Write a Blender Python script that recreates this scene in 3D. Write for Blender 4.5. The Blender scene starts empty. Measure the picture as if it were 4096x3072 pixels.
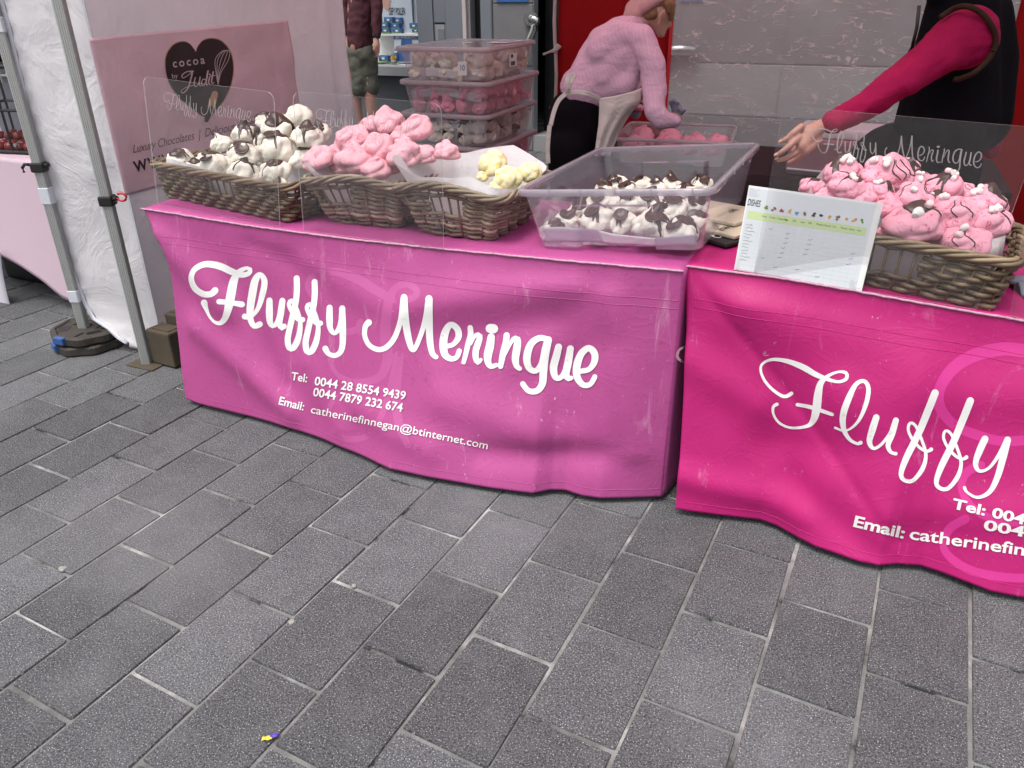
import bpy, bmesh, math, random
from mathutils import Vector, Matrix, noise
R = math.radians
random.seed(7)
scene = bpy.context.scene
COL = scene.collection

# ------------------------------------------------------------------ camera, sky, sun, exposure
F_PX, PITCH, ROLL, YAW, CAM_H = 3117.0, 0.4688, 0.0112, R(-23.5), 1.55   # photo is 4096 px wide
def _axes():
    cp, sp = math.cos(PITCH), math.sin(PITCH)
    right, down, fwd = Vector((1, 0, 0)), Vector((0, -sp, -cp)), Vector((0, cp, -sp))
    cr, sr = math.cos(ROLL), math.sin(ROLL)
    right, down = right * cr + down * sr, right * -sr + down * cr
    def t(v):
        c, s = math.cos(YAW), math.sin(YAW)
        return Vector((v.x * c + v.y * s, -v.x * s + v.y * c, v.z))
    return t(right), t(down), t(fwd)
AX_R, AX_D, AX_F = _axes()
CAM_P = Vector((0, 0, CAM_H))
cam_data = bpy.data.cameras.new('camera')
cam = bpy.data.objects.new('camera', cam_data); COL.objects.link(cam)
m = Matrix((AX_R, -AX_D, -AX_F)).transposed().to_4x4(); m.translation = CAM_P
cam.matrix_world = m
cam_data.sensor_width = 36; cam_data.lens = 36 * F_PX / 4096
cam_data.clip_start = 0.05; cam_data.clip_end = 500
scene.camera = cam

SUN_EL, SUN_AZ = R(68), R(200)          # azimuth measured from +Y, clockwise seen from above
world = bpy.data.worlds.new('World'); scene.world = world; world.use_nodes = True
wn = world.node_tree
bg = wn.nodes['Background']
sky = wn.nodes.new('ShaderNodeTexSky'); sky.sky_type = 'NISHITA'; sky.sun_disc = False
sky.sun_elevation = SUN_EL; sky.sun_rotation = SUN_AZ; sky.air_density = 1.6; sky.dust_density = 6.0; sky.ozone_density = 1.0
hs = wn.nodes.new('ShaderNodeHueSaturation'); hs.inputs['Saturation'].default_value = 0.55
wn.links.new(sky.outputs[0], hs.inputs['Color']); wn.links.new(hs.outputs[0], bg.inputs[0])
bg.inputs[1].default_value = 0.15
sun_d = bpy.data.lights.new('sun', 'SUN'); sun_d.energy = 1.5; sun_d.angle = R(26); sun_d.color = (1, 0.98, 0.95)
sun = bpy.data.objects.new('sun', sun_d); COL.objects.link(sun)
sd = Vector((math.sin(SUN_AZ) * math.cos(SUN_EL), math.cos(SUN_AZ) * math.cos(SUN_EL), math.sin(SUN_EL)))
sun.rotation_euler = sd.to_track_quat('Z', 'Y').to_euler()
scene.view_settings.view_transform = 'Standard'; scene.view_settings.look = 'None'
scene.view_settings.gamma = 1.0; scene.view_settings.exposure = 0.40
scene.render.engine = 'CYCLES'
scene.cycles.use_denoising = True
scene.cycles.transparent_max_bounces = 40; scene.cycles.max_bounces = 8
scene.cycles.caustics_reflective = False; scene.cycles.caustics_refractive = False

# ------------------------------------------------------------------ photo pixel -> place
def ray(x, y): return AX_R * ((x - 2048) / F_PX) + AX_D * ((y - 1536) / F_PX) + AX_F
def atZ(x, y, z): d = ray(x, y); return CAM_P + d * ((z - CAM_H) / d.z)
def atY(x, y, Y): d = ray(x, y); return CAM_P + d * (Y / d.y)
def atX(x, y, X): d = ray(x, y); return CAM_P + d * (X / d.x)
def pxm(p): return (p - CAM_P).dot(AX_F) / F_PX          # metres per photo pixel at a point
def topx(p):
    c = p - CAM_P; d = c.dot(AX_F)
    return (2048 + F_PX * c.dot(AX_R) / d, 1536 + F_PX * c.dot(AX_D) / d) if d > 0.05 else None
def lerp(a, b, t): return a + (b - a) * t
def interp(tab, x):
    if x <= tab[0][0]: return tab[0][1]
    for (x0, y0), (x1, y1) in zip(tab, tab[1:]):
        if x <= x1: return y0 + (y1 - y0) * (x - x0) / (x1 - x0)
    return tab[-1][1]
def smooth(a, b, x): t = max(0, min(1, (x - a) / (b - a))); return t * t * (3 - 2 * t)

# ------------------------------------------------------------------ objects
def link(name, me, mat=None, parent=None, smooth_=False):
    o = bpy.data.objects.new(name, me); COL.objects.link(o)
    if mat and not me.materials: me.materials.append(mat)
    if parent: o.parent = parent
    if smooth_ and hasattr(me, 'polygons'):
        me.polygons.foreach_set('use_smooth', [True] * len(me.polygons))
    return o
def mesh(name, verts, faces, mat=None, parent=None, smooth_=False):
    me = bpy.data.meshes.new(name); me.from_pydata([tuple(v) for v in verts], [], faces); me.update()
    return link(name, me, mat, parent, smooth_)
def tag(o, label=None, cat=None, group=None, kind=None):
    if label: o['label'] = label
    if cat: o['category'] = cat
    if group: o['group'] = group
    if kind: o['kind'] = kind
    return o
def empty(name, loc=(0, 0, 0), rz=0, label=None, cat=None, group=None):
    o = bpy.data.objects.new(name, None); COL.objects.link(o); o.location = loc; o.rotation_euler = (0, 0, rz)
    o.empty_display_size = 0.05
    return tag(o, label, cat, group)
class MB:
    """collects faces for one mesh object"""
    def __init__(s): s.v = []; s.f = []
    def add(s, vs, fs):
        b = len(s.v); s.v += [Vector(v) for v in vs]; s.f += [tuple(i + b for i in f) for f in fs]; return s
    def box(s, lo, hi, M=None, bev=0.0):
        x0, y0, z0 = lo; x1, y1, z1 = hi
        if bev <= 0:
            vs = [(x0,y0,z0),(x1,y0,z0),(x1,y1,z0),(x0,y1,z0),(x0,y0,z1),(x1,y0,z1),(x1,y1,z1),(x0,y1,z1)]
            fs = [(0,3,2,1),(4,5,6,7),(0,1,5,4),(1,2,6,5),(2,3,7,6),(3,0,4,7)]
        else:
            b = min(bev, (x1-x0)*.45, (y1-y0)*.45, (z1-z0)*.45)
            bm = bmesh.new(); bmesh.ops.create_cube(bm, size=1)
            for v in bm.verts: v.co = Vector((lerp(x0,x1,v.co.x+.5), lerp(y0,y1,v.co.y+.5), lerp(z0,z1,v.co.z+.5)))
            bmesh.ops.bevel(bm, geom=bm.edges[:], offset=b, segments=2, affect='EDGES', profile=0.5)
            bm.verts.index_update(); vs = [v.co.copy() for v in bm.verts]; fs = [tuple(v.index for v in f.verts) for f in bm.faces]; bm.free()
        if M: vs = [M @ Vector(v) for v in vs]
        return s.add(vs, fs)
    def tube(s, pts, rad, n=8, caps=True, flat=1.0, closed=False):
        pts = [Vector(p) for p in pts]; N = len(pts)
        rr = rad if isinstance(rad, (list, tuple)) else [rad] * N
        up = Vector((0, 0, 1)); vs = []
        for i, p in enumerate(pts):
            if closed: d = pts[(i + 1) % N] - pts[i - 1]
            else: d = pts[min(i + 1, N - 1)] - pts[max(i - 1, 0)]
            d = d.normalized() if d.length > 1e-9 else Vector((0, 0, 1))
            u = up if abs(d.dot(up)) < .95 else Vector((1, 0, 0))
            a = d.cross(u).normalized(); b = a.cross(d)
            for k in range(n):
                t = 2 * math.pi * k / n
                vs.append(p + (a * math.cos(t) * flat + b * math.sin(t)) * rr[i])
        fs = []
        for i in range(N if closed else N - 1):
            j = (i + 1) % N
            for k in range(n):
                l = (k + 1) % n; fs.append((i*n+k, i*n+l, j*n+l, j*n+k))
        if caps and not closed: fs += [tuple(range(n))[::-1], tuple((N-1)*n + k for k in range(n))]
        return s.add(vs, fs)
    def rings(s, rings, cap0=True, cap1=True):
        n = len(rings[0]); vs = [p for r in rings for p in r]; fs = []
        for i in range(len(rings) - 1):
            for k in range(n):
                l = (k + 1) % n; fs.append((i*n+k, i*n+l, (i+1)*n+l, (i+1)*n+k))
        if cap0: fs.append(tuple(range(n))[::-1])
        if cap1: fs.append(tuple((len(rings)-1)*n + k for k in range(n)))
        return s.add(vs, fs)
    def build(s, name, mat, parent=None, smooth_=False): return mesh(name, s.v, s.f, mat, parent, smooth_)
def grid(nu, nv, fn, wrap=False):
    vs = [fn(i / (nu if wrap else nu - 1), j / (nv - 1)) for j in range(nv) for i in range(nu)]
    fs = [(j*nu+i, j*nu+(i+1) % nu, (j+1)*nu+(i+1) % nu, (j+1)*nu+i) for j in range(nv-1) for i in range(nu if wrap else nu-1)]
    return vs, fs
def sheet(name, nu, nv, fn, mat, parent=None, thick=0.0):
    vs, fs = grid(nu, nv, fn); o = mesh(name, vs, fs, mat, parent, True)
    if thick:
        md = o.modifiers.new('thickness', 'SOLIDIFY'); md.thickness = thick; md.offset = 0
    return o
def rrect(w, d, r, n=4, cx=0, cy=0):
    """rounded rectangle outline, counter-clockwise"""
    out = []
    for sx, sy, a0 in ((1, 1, 0), (-1, 1, 90), (-1, -1, 180), (1, -1, 270)):
        for k in range(n + 1):
            a = R(a0 + 90 * k / n)
            out.append((cx + sx * (w/2 - r) + r * math.cos(a), cy + sy * (d/2 - r) + r * math.sin(a)))
    return out
def catmull(pts, step):
    """smooth curve through points (tuples of any length), resampled about every `step`"""
    out = []
    P = [pts[0]] + list(pts) + [pts[-1]]
    for i in range(1, len(P) - 2):
        a, b, c, d = P[i-1], P[i], P[i+1], P[i+2]
        n = max(1, int(math.dist(b[:2], c[:2]) / step))
        for k in range(n):
            t = k / n
            out.append(tuple(.5*((2*b[q]) + (-a[q]+c[q])*t + (2*a[q]-5*b[q]+4*c[q]-d[q])*t*t + (-a[q]+3*b[q]-3*c[q]+d[q])*t**3) for q in range(len(b))))
    out.append(tuple(pts[-1])); return out
def copy_tree(o, parent=None):
    c = o.copy(); COL.objects.link(c); c.parent = parent
    if parent: c.matrix_parent_inverse = o.matrix_parent_inverse.copy()
    for ch in list(o.children): copy_tree(ch, c)
    return c

# ------------------------------------------------------------------ materials
class NT:
    def __init__(s, name):
        s.m = bpy.data.materials.new(name); s.m.use_nodes = True; s.t = s.m.node_tree; s.n = s.t.nodes
        s.b = s.n['Principled BSDF']; s.out = s.n['Material Output']; s._c = None
    def new(s, t, **k):
        n = s.n.new('ShaderNode' + t)
        for a, v in k.items():
            if a in n.inputs: n.inputs[a].default_value = v
            else: setattr(n, a, v)
        return n
    def l(s, a, b): s.t.links.new(a, b); return s
    def co(s, kind='Object'):
        if s._c is None: s._c = s.new('TexCoord')
        return s._c.outputs[kind]
    def noise(s, scale, detail=4, rough=.55, stretch=None, dist=0.0):
        n = s.new('TexNoise'); n.inputs['Scale'].default_value = scale; n.inputs['Detail'].default_value = detail
        n.inputs['Roughness'].default_value = rough; n.inputs['Distortion'].default_value = dist
        src = s.co()
        if stretch:
            mp = s.new('Mapping'); mp.inputs['Scale'].default_value = stretch; s.l(src, mp.inputs[0]); src = mp.outputs[0]
        s.l(src, n.inputs['Vector']); return n.outputs['Fac']
    def voro(s, scale, feature='F1', stretch=None):
        n = s.new('TexVoronoi'); n.feature = feature; n.inputs['Scale'].default_value = scale
        src = s.co()
        if stretch:
            mp = s.new('Mapping'); mp.inputs['Scale'].default_value = stretch; s.l(src, mp.inputs[0]); src = mp.outputs[0]
        s.l(src, n.inputs['Vector']); return n.outputs['Distance']
    def ramp(s, src, stops):
        r = s.new('ValToRGB'); e = r.color_ramp.elements
        while len(e) < len(stops): e.new(0.5)
        for el, (p, c) in zip(e, stops):
            el.position = p; el.color = (c, c, c, 1) if isinstance(c, (int, float)) else (*c, 1)
        s.l(src, r.inputs[0]); return r.outputs[0]
    def mix(s, fac, a, b, mode='MIX'):
        n = s.new('Mix'); n.data_type = 'RGBA'; n.blend_type = mode
        for sock, v in ((n.inputs[0], fac), (n.inputs[6], a), (n.inputs[7], b)):
            if hasattr(v, 'links'): s.l(v, sock)
            elif isinstance(v, (int, float)): sock.default_value = v
            else: sock.default_value = (*v, 1)
        return n.outputs[2]
    def math(s, op, a, b=0.0):
        n = s.new('Math'); n.operation = op
        for sock, v in ((n.inputs[0], a), (n.inputs[1], b)):
            if hasattr(v, 'links'): s.l(v, sock)
            else: sock.default_value = v
        return n.outputs[0]
    def base(s, c):
        if hasattr(c, 'links'): s.l(c, s.b.inputs['Base Color'])
        else: s.b.inputs['Base Color'].default_value = (*c, 1)
        return s
    def rough(s, v):
        if hasattr(v, 'links'): s.l(v, s.b.inputs['Roughness'])
        else: s.b.inputs['Roughness'].default_value = v
        return s
    def bump(s, h, strength=.3, dist=.002):
        b = s.new('Bump'); b.inputs['Strength'].default_value = strength; b.inputs['Distance'].default_value = dist
        s.l(h, b.inputs['Height']); s.l(b.outputs[0], s.b.inputs['Normal']); return s
    def rnd(s): return s.new('ObjectInfo').outputs['Random']
def simple(name, c, rough=.6, var=.18, scale=12, bump=0, bscale=80, metal=0, spec=None, bd=.003):
    t = NT(name); n = t.noise(scale, 5)
    t.base(t.mix(n, tuple(x * (1 - var) for x in c), tuple(min(1, x * (1 + var)) for x in c))).rough(rough)
    t.b.inputs['Metallic'].default_value = metal
    if spec is not None: t.b.inputs['Specular IOR Level'].default_value = spec
    if bump: t.bump(t.noise(bscale, 4, .5, None, .8 if bd > .01 else 0.0), bump, bd)
    return t.m

def mat_vinyl(name, c, worn):
    t = NT(name); n = t.noise(3, 4)
    col = t.mix(n, tuple(x * .86 for x in c), tuple(min(1, x * 1.1) for x in c))
    d = t.noise(55, 6, .7)                                                        # dark ingrained dirt specks
    col = t.mix(t.math('MULTIPLY', t.ramp(d, [(.58, 0), (.68, 1)]), .28 * worn), col, (.08, .022, .055))
    s1 = t.noise(9, 8, .75, (1.0, 1.0, .12), 1.2)                                 # pale vertical rubs
    col = t.mix(t.math('MULTIPLY', t.ramp(s1, [(.60, 0), (.74, 1)]), .42 * worn), col, (.80, .48, .66))
    s2 = t.noise(32, 6, .8, (1, 1, .5), 2.0)
    col = t.mix(t.math('MULTIPLY', t.ramp(s2, [(.645, 0), (.68, 1)]), .65 * worn), col, (.82, .62, .74))
    t.base(col).rough(t.ramp(n, [(.3, .50), (.7, .66)]))
    w = t.noise(420, 2); cr = t.noise(5, 6, .62, None, 1.4); rid = t.ramp(t.math('ABSOLUTE', t.math('SUBTRACT', cr, .5)), [(0, 1), (.05, 0)])
    t.bump(t.mix(.55, t.mix(.5, w, t.noise(16, 6, .65)), rid), .26, .003)
    return t.m
def mat_paver():
    t = NT('paver stone'); r = t.rnd()
    vec = t.new('VectorMath'); vec.operation = 'ADD'; t.l(t.co(), vec.inputs[0])
    cmb = t.new('CombineXYZ'); t.l(t.math('MULTIPLY', r, 37.0), cmb.inputs[0]); t.l(t.math('MULTIPLY', r, 91.0), cmb.inputs[1]); t.l(cmb.outputs[0], vec.inputs[1])
    t._c = type('C', (), {'outputs': {'Object': vec.outputs[0]}})()
    big = t.noise(9, 8, .72); fine = t.noise(190, 3, .65); sp = t.noise(290, 1, .4)
    tone = t.ramp(r, [(0, (.019, .0208, .0245)), (.5, (.034, .037, .0425)), (1, (.058, .062, .069))])
    col = t.mix(t.ramp(fine, [(.36, 0), (.64, 1)]), t.mix(.72, tone, (.006, .006, .007)), t.mix(.55, tone, (.185, .190, .202)))
    col = t.mix(t.ramp(sp, [(.64, 0), (.72, 1)]), col, (.44, .445, .45))             # pale aggregate
    col = t.mix(t.math('MULTIPLY', t.ramp(big, [(.48, 0), (.78, 1)]), .26), col, (.20, .204, .215))   # worn bloom
    st = t.noise(11, 3, .5)
    col = t.mix(t.math('MULTIPLY', t.ramp(st, [(.62, 0), (.74, 1)]), .22), col, (.02, .02, .021))
    wp = t.new('NewGeometry').outputs['Position']; pn = t.new('TexNoise'); pn.inputs['Scale'].default_value = 1.3; pn.inputs['Detail'].default_value = 4; t.l(wp, pn.inputs['Vector'])
    col = t.mix(1.0, col, t.ramp(r, [(0, .86), (.5, 1.0), (1, 1.15)]), 'MULTIPLY')
    col = t.mix(t.math('MULTIPLY', t.ramp(pn.outputs['Fac'], [(.48, 0), (.70, 1)]), .34), col, (.20, .205, .215))   # dusty, worn areas of the street
    t.base(col).rough(.82); t.bump(t.mix(.5, fine, t.noise(160, 3)), .55, .003)
    return t.m
def mat_mortar():
    t = NT('joint mortar'); n = t.noise(4.5, 6, .62); f = t.noise(160, 4, .6)
    col = t.ramp(n, [(.37, (.014, .014, .014)), (.41, (.13, .13, .129)), (.55, (.25, .25, .247)), (.70, (.58, .58, .57))])
    t.base(t.mix(f, t.mix(.45, col, (.03, .03, .03)), col)).rough(.92); t.bump(f, .6, .004); return t.m
def mat_meringue(name, c, crack, dust=0.0):
    t = NT(name); n = t.noise(1.6, 4)
    col = t.mix(n, tuple(x * .86 for x in c), tuple(min(.92, x * 1.07) for x in c))
    v = t.noise(1.4, 3, .6, None, .8); cr = t.math('ABSOLUTE', t.math('SUBTRACT', v, .5))
    msk = t.math('MULTIPLY', t.ramp(cr, [(.0, 1), (.024, 0)]), t.ramp(t.noise(1.1, 1), [(.42, 0), (.50, 1)]))
    col = t.mix(t.math('MULTIPLY', msk, .8), col, crack)
    if dust: col = t.mix(t.math('MULTIPLY', t.ramp(t.noise(2.2, 4), [(.5, 0), (.62, 1)]), dust), col, (.83, .60, .13))
    t.base(col).rough(.85); t.b.inputs['Subsurface Weight'].default_value = 0.0
    t.b.inputs['Specular IOR Level'].default_value = .18
    t.bump(t.mix(msk, t.mix(.7, t.noise(9, 5, .6), t.noise(34, 3, .6)), (0, 0, 0)), .35, .05); return t.m
def clear(name, tint=(.93, .93, .95), haze=.06, hazec=(.8, .8, .82), rough=.05, scr=0.0, spec=1.0, bumps=None):
    """thin clear plastic: see-through, a little hazy, mirror-like at grazing angles"""
    t = NT(name); t.n.remove(t.b)
    tr = t.new('BsdfTransparent'); tr.inputs[0].default_value = (*tint, 1)
    gl = t.new('BsdfGlossy'); gl.inputs['Roughness'].default_value = rough; gl.inputs[0].default_value = (1, 1, 1, 1)
    fr = t.new('LayerWeight'); frs = t.math('ADD', t.math('MULTIPLY', t.math('POWER', fr.outputs['Facing'], 4.0), .85), .042)
    df = t.new('BsdfDiffuse'); df.inputs[0].default_value = (*hazec, 1)
    tl = t.new('BsdfTranslucent'); tl.inputs[0].default_value = (*hazec, 1)
    dm = t.new('MixShader'); dm.inputs[0].default_value = .5; t.l(df.outputs[0], dm.inputs[1]); t.l(tl.outputs[0], dm.inputs[2])
    h = t.new('MixShader'); h.inputs[0].default_value = haze
    if scr:
        sc = t.math('MULTIPLY', t.ramp(t.noise(14, 8, .8, (.12, .12, 1), .6), [(.55, 0), (.72, 1)]), scr)
        t.l(t.math('ADD', sc, haze), h.inputs[0])
    t.l(tr.outputs[0], h.inputs[1]); t.l(dm.outputs[0], h.inputs[2])
    g = t.new('MixShader'); t.l(t.math('MULTIPLY', frs, spec), g.inputs[0])
    t.l(h.outputs[0], g.inputs[1]); t.l(gl.outputs[0], g.inputs[2]); t.l(g.outputs[0], t.out.inputs[0])
    if bumps:
        b = t.new('Bump'); b.inputs['Strength'].default_value = bumps[0]; b.inputs['Distance'].default_value = bumps[1]
        t.l(bumps[2](t), b.inputs['Height'])
        for s_ in (gl.inputs['Normal'], fr.inputs['Normal']): t.l(b.outputs[0], s_)
    return t.m
def mat_fabric(name, c, transl=.35, wr=.5, wscale=6, rough=.7, var=.07):
    """thin sheet fabric that lets light through, creased"""
    t = NT(name); n = t.noise(2.2, 5)
    col = t.mix(n, tuple(x * (1 - var) for x in c), tuple(min(.95, x * (1 + var)) for x in c))
    t.base(col).rough(rough)
    t.b.inputs['Specular IOR Level'].default_value = .25
    cr = t.noise(wscale, 6, .6, None, 1.0); rid = t.math('ABSOLUTE', t.math('SUBTRACT', cr, .5))
    t.bump(t.mix(.5, t.ramp(rid, [(0, 1), (.12, 0)]), t.noise(wscale * 3.1, 5)), wr, .012)
    if transl:
        tl = t.new('BsdfTranslucent'); t.l(col, tl.inputs[0]); mx = t.new('MixShader'); mx.inputs[0].default_value = transl
        t.l(t.b.outputs[0], mx.inputs[1]); t.l(tl.outputs[0], mx.inputs[2]); t.l(mx.outputs[0], t.out.inputs[0])
    return t.m
def mat_wicker(name, c1, c2):
    t = NT(name); n = t.noise(7, 4); g = t.noise(90, 3, .5, (.3, .3, 1.5))
    k = t.noise(12, 2, .5, (1, 1, 6))
    col = t.mix(t.ramp(n, [(.3, 0), (.7, 1)]), c1, c2)
    col = t.mix(t.math('MULTIPLY', t.ramp(g, [(.5, 0), (.7, 1)]), .25), col, tuple(x * .35 for x in c1))
    col = t.mix(t.math('MULTIPLY', t.ramp(k, [(.6, 0), (.72, 1)]), .5), col, tuple(min(.8, x * 1.9) for x in c2))
    isl = t.new('NewGeometry').outputs['Random Per Island']
    col = t.mix(t.ramp(isl, [(0, .55), (1, 0)]), col, tuple(x * .42 for x in c1)); col = t.mix(t.ramp(isl, [(.75, 0), (1, .5)]), col, tuple(min(.8, x * 1.7) for x in c2))
    t.base(col).rough(.55); t.bump(g, .4, .002); return t.m
def plain(name, c, rough=.5, metal=0.0):
    t = NT(name); t.base(c).rough(rough); t.b.inputs['Metallic'].default_value = metal; return t.m

M = {}
M['vinyl1'] = mat_vinyl('worn orchid vinyl', (.415, .066, .245), 1.0)
M['vinyl2'] = mat_vinyl('hot pink vinyl', (.46, .008, .155), .7)
M['mark1'] = simple('faded monogram', (.46, .092, .285), .5, .08, 30)
M['mark2'] = simple('bright monogram', (.60, .035, .26), .5, .08, 30)
def _letter():
    t = NT('white lettering'); n = t.noise(26, 7, .75)
    t.base(t.mix(t.ramp(n, [(.58, 0), (.75, 1)]), (.82, .82, .81), (.46, .45, .44))).rough(.45); return t.m
M['letter'] = _letter()
M['etch'] = clear('etched lettering', (.72, .72, .73), .40, (.85, .85, .86), .5)
M['paver'] = mat_paver(); M['mortar'] = mat_mortar()
M['piping'] = simple('frayed piping', (.50, .28, .38), .85, .55, 90, .5, 200)
M['mer_white'] = mat_meringue('white meringue', (.90, .86, .76), (.55, .42, .28))
M['mer_pink'] = mat_meringue('pink meringue', (.90, .48, .55), (.62, .10, .20))
M['mer_hot'] = mat_meringue('strong pink meringue', (.88, .42, .53), (.60, .05, .14))
M['mer_yellow'] = mat_meringue('lemon meringue', (.90, .83, .55), (.80, .55, .10), .6)
M['choc'] = simple('dark chocolate', (.036, .016, .011), .32, .35, 20, .15, 60)
M['marsh'] = simple('white marshmallow', (.85, .82, .80), .7, .05)
M['marsh_p'] = simple('pink marshmallow', (.84, .66, .66), .7, .05)
M['paper'] = mat_fabric('greaseproof paper', (.80, .80, .83), .3, .25, 9, .5, .04)
M['wick_brown'] = mat_wicker('brown wicker', (.125, .088, .052), (.27, .20, .125))
M['wick_grey'] = mat_wicker('grey wicker', (.155, .122, .086), (.33, .27, .195))
M['acrylic'] = clear('acrylic sheet', (.96, .955, .96), .008, scr=.035, spec=.75)
M['tub'] = clear('clear storage plastic', (.93, .925, .95), .10, (.90, .89, .96), .10)
M['tub_rim'] = clear('thick storage plastic', (.80, .79, .83), .34, (.84, .83, .89), .18)
M['tub_back'] = clear('milky storage plastic', (.91, .895, .91), .24, (.90, .87, .90), .2)
M['tub_back_rim'] = clear('milky storage rim', (.82, .80, .82), .50, (.92, .88, .91), .2)
M['white_fab'] = mat_fabric('white gazebo fabric', (.88, .87, .90), .45, .5, 3.5)
M['zip'] = simple('white zip', (.62, .64, .70), .5, .2, 150, .4, 300)
M['banner'] = mat_fabric('dusty pink banner', (.80, .64, .70), .30, .3, 4, .55)
M['gold'] = simple('gold print', (.45, .30, .16), .5)
M['cocoa'] = simple('cocoa brown print', (.020, .011, .013), .5, .3, 30)
M['ink'] = simple('dark brown ink', (.035, .022, .026), .6)
M['ink_tan'] = simple('brown script ink', (.12, .075, .06), .6)
M['alu'] = simple('aluminium leg', (.48, .485, .48), .40, .08, 30, metal=.35)
M['black_pl'] = simple('black plastic', (.012, .012, .013), .45, .2)
M['red_pl'] = simple('red plastic', (.55, .01, .02), .4)
M['iron'] = simple('cast iron weight', (.040, .033, .028), .7, .4, 14, .5, 60)
M['rust'] = simple('rusty iron', (.070, .055, .036), .85, .45, 10, .6, 70)
M['blue_paint'] = simple('blue paint', (.03, .09, .28), .6, .3, 40)
M['stall_pink'] = mat_fabric('pale pink table cover', (.72, .56, .65), .2, .06, 2, .75, .04)
M['stall_white'] = mat_fabric('white table cover', (.76, .74, .82), .2, .05, 2, .7, .03)
M['red_fab'] = mat_fabric('red gazebo fabric', (.36, .003, .006), .25, .12, 3, .75, .1)
M['canopy'] = mat_fabric('red canopy fabric', (.80, .48, .50), .66, .1, 2, .7, .05)
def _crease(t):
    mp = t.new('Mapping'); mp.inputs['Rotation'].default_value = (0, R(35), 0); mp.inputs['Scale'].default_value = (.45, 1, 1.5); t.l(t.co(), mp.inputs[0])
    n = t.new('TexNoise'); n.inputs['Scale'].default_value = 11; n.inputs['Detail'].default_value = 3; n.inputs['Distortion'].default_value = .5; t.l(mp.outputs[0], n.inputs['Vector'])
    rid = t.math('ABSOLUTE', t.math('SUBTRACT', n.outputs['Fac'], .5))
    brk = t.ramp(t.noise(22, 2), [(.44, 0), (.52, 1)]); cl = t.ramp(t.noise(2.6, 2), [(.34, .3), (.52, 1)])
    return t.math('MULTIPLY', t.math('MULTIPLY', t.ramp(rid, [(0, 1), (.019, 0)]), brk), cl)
def _pvc_h(t): return t.math('ADD', _crease(t), t.math('MULTIPLY', t.noise(1.6, 2), .5))
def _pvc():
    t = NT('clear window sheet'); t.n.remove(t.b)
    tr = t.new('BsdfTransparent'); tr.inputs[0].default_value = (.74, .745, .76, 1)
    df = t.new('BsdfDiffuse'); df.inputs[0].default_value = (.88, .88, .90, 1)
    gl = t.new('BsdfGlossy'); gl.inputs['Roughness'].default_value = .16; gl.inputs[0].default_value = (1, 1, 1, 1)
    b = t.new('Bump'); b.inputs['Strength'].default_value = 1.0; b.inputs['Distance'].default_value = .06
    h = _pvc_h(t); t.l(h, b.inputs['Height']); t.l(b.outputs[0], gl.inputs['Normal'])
    crease_glint = _crease(t)
    gf = t.math('ADD', t.math('MULTIPLY', crease_glint, .35), .06)
    m1 = t.new('MixShader'); t.l(t.math('ADD', t.math('MULTIPLY', crease_glint, .9), .27), m1.inputs[0]); t.l(tr.outputs[0], m1.inputs[1]); t.l(df.outputs[0], m1.inputs[2])  # white diffuse painted along the creases, standing in for their glints
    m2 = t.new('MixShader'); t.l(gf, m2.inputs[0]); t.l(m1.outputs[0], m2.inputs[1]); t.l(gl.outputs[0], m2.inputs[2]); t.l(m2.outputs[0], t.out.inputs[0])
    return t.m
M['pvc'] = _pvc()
M['stone'] = simple('grey stone cladding', (.15, .153, .16), .8, .22, 5, .25, 90)
M['stone_lt'] = simple('light stone', (.24, .243, .25), .8, .15, 6, .2, 90)
M['render_dk'] = simple('dark rendered plinth', (.075, .085, .10), .8, .25, 20, .6, 60)
M['panel'] = simple('grey painted panel', (.155, .17, .20), .5, .06, 6)
M['trim'] = simple('pale trim', (.46, .40, .40), .6, .1)
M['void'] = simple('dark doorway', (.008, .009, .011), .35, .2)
M['sill'] = simple('painted sill', (.26, .27, .29), .5, .1)
M['chrome'] = plain('steel', (.62, .62, .62), .22, 1.0)
M['poster'] = simple('pale blue poster', (.50, .58, .66), .5, .06, 2)
M['poster_b'] = simple('blue print', (.02, .10, .30), .45, .12, 12)
M['card_w'] = simple('white card', (.72, .73, .73), .6, .05)
M['green_pr'] = simple('green print', (.09, .22, .03), .5, .3, 20)
M['yellow'] = simple('yellow petal', (.75, .50, .03), .6, .15, 20)
M['skin'] = simple('skin', (.42, .215, .165), .55, .16, 22, .3, 120)
M['skin_f'] = simple('pale skin', (.50, .30, .23), .55, .1, 22, .2, 120)
M['hair'] = simple('blond hair', (.20, .11, .05), .5, .4, 60, .5, 200)
M['hair_d'] = simple('dark hair', (.03, .02, .015), .5, .4, 60, .5, 200)
def _shirt():
    t = NT('pink striped shirt'); w = t.new('TexWave'); w.wave_type = 'BANDS'; w.bands_direction = 'X'
    w.inputs['Scale'].default_value = 19; w.inputs['Distortion'].default_value = .5; w.inputs['Detail'].default_value = 1
    mp = t.new('Mapping'); mp.inputs['Rotation'].default_value = (0, R(28), R(20)); t.l(t.co(), mp.inputs[0]); t.l(mp.outputs[0], w.inputs['Vector'])
    t.base(t.mix(t.ramp(w.outputs['Fac'], [(.945, 0), (.985, 1)]), (.66, .43, .57), (.74, .54, .66))).rough(.8)
    c = t.noise(6, 5, .55, (1, 1, 2.2), 1.6); t.bump(c, .45, .025)
    tl = t.new('BsdfTranslucent'); tl.inputs[0].default_value = (.5, .28, .4, 1); return t.m
M['shirt'] = _shirt()
M['apron'] = mat_fabric('cream apron', (.76, .70, .65), 0, .5, 8, .85, .1)
M['trouser'] = simple('black trousers', (.005, .0045, .007), .9, .3, 10, .3, 9, spec=.12)
M['cap'] = simple('pink cap', (.55, .33, .33), .8, .15, 20, .6, 40)
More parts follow.
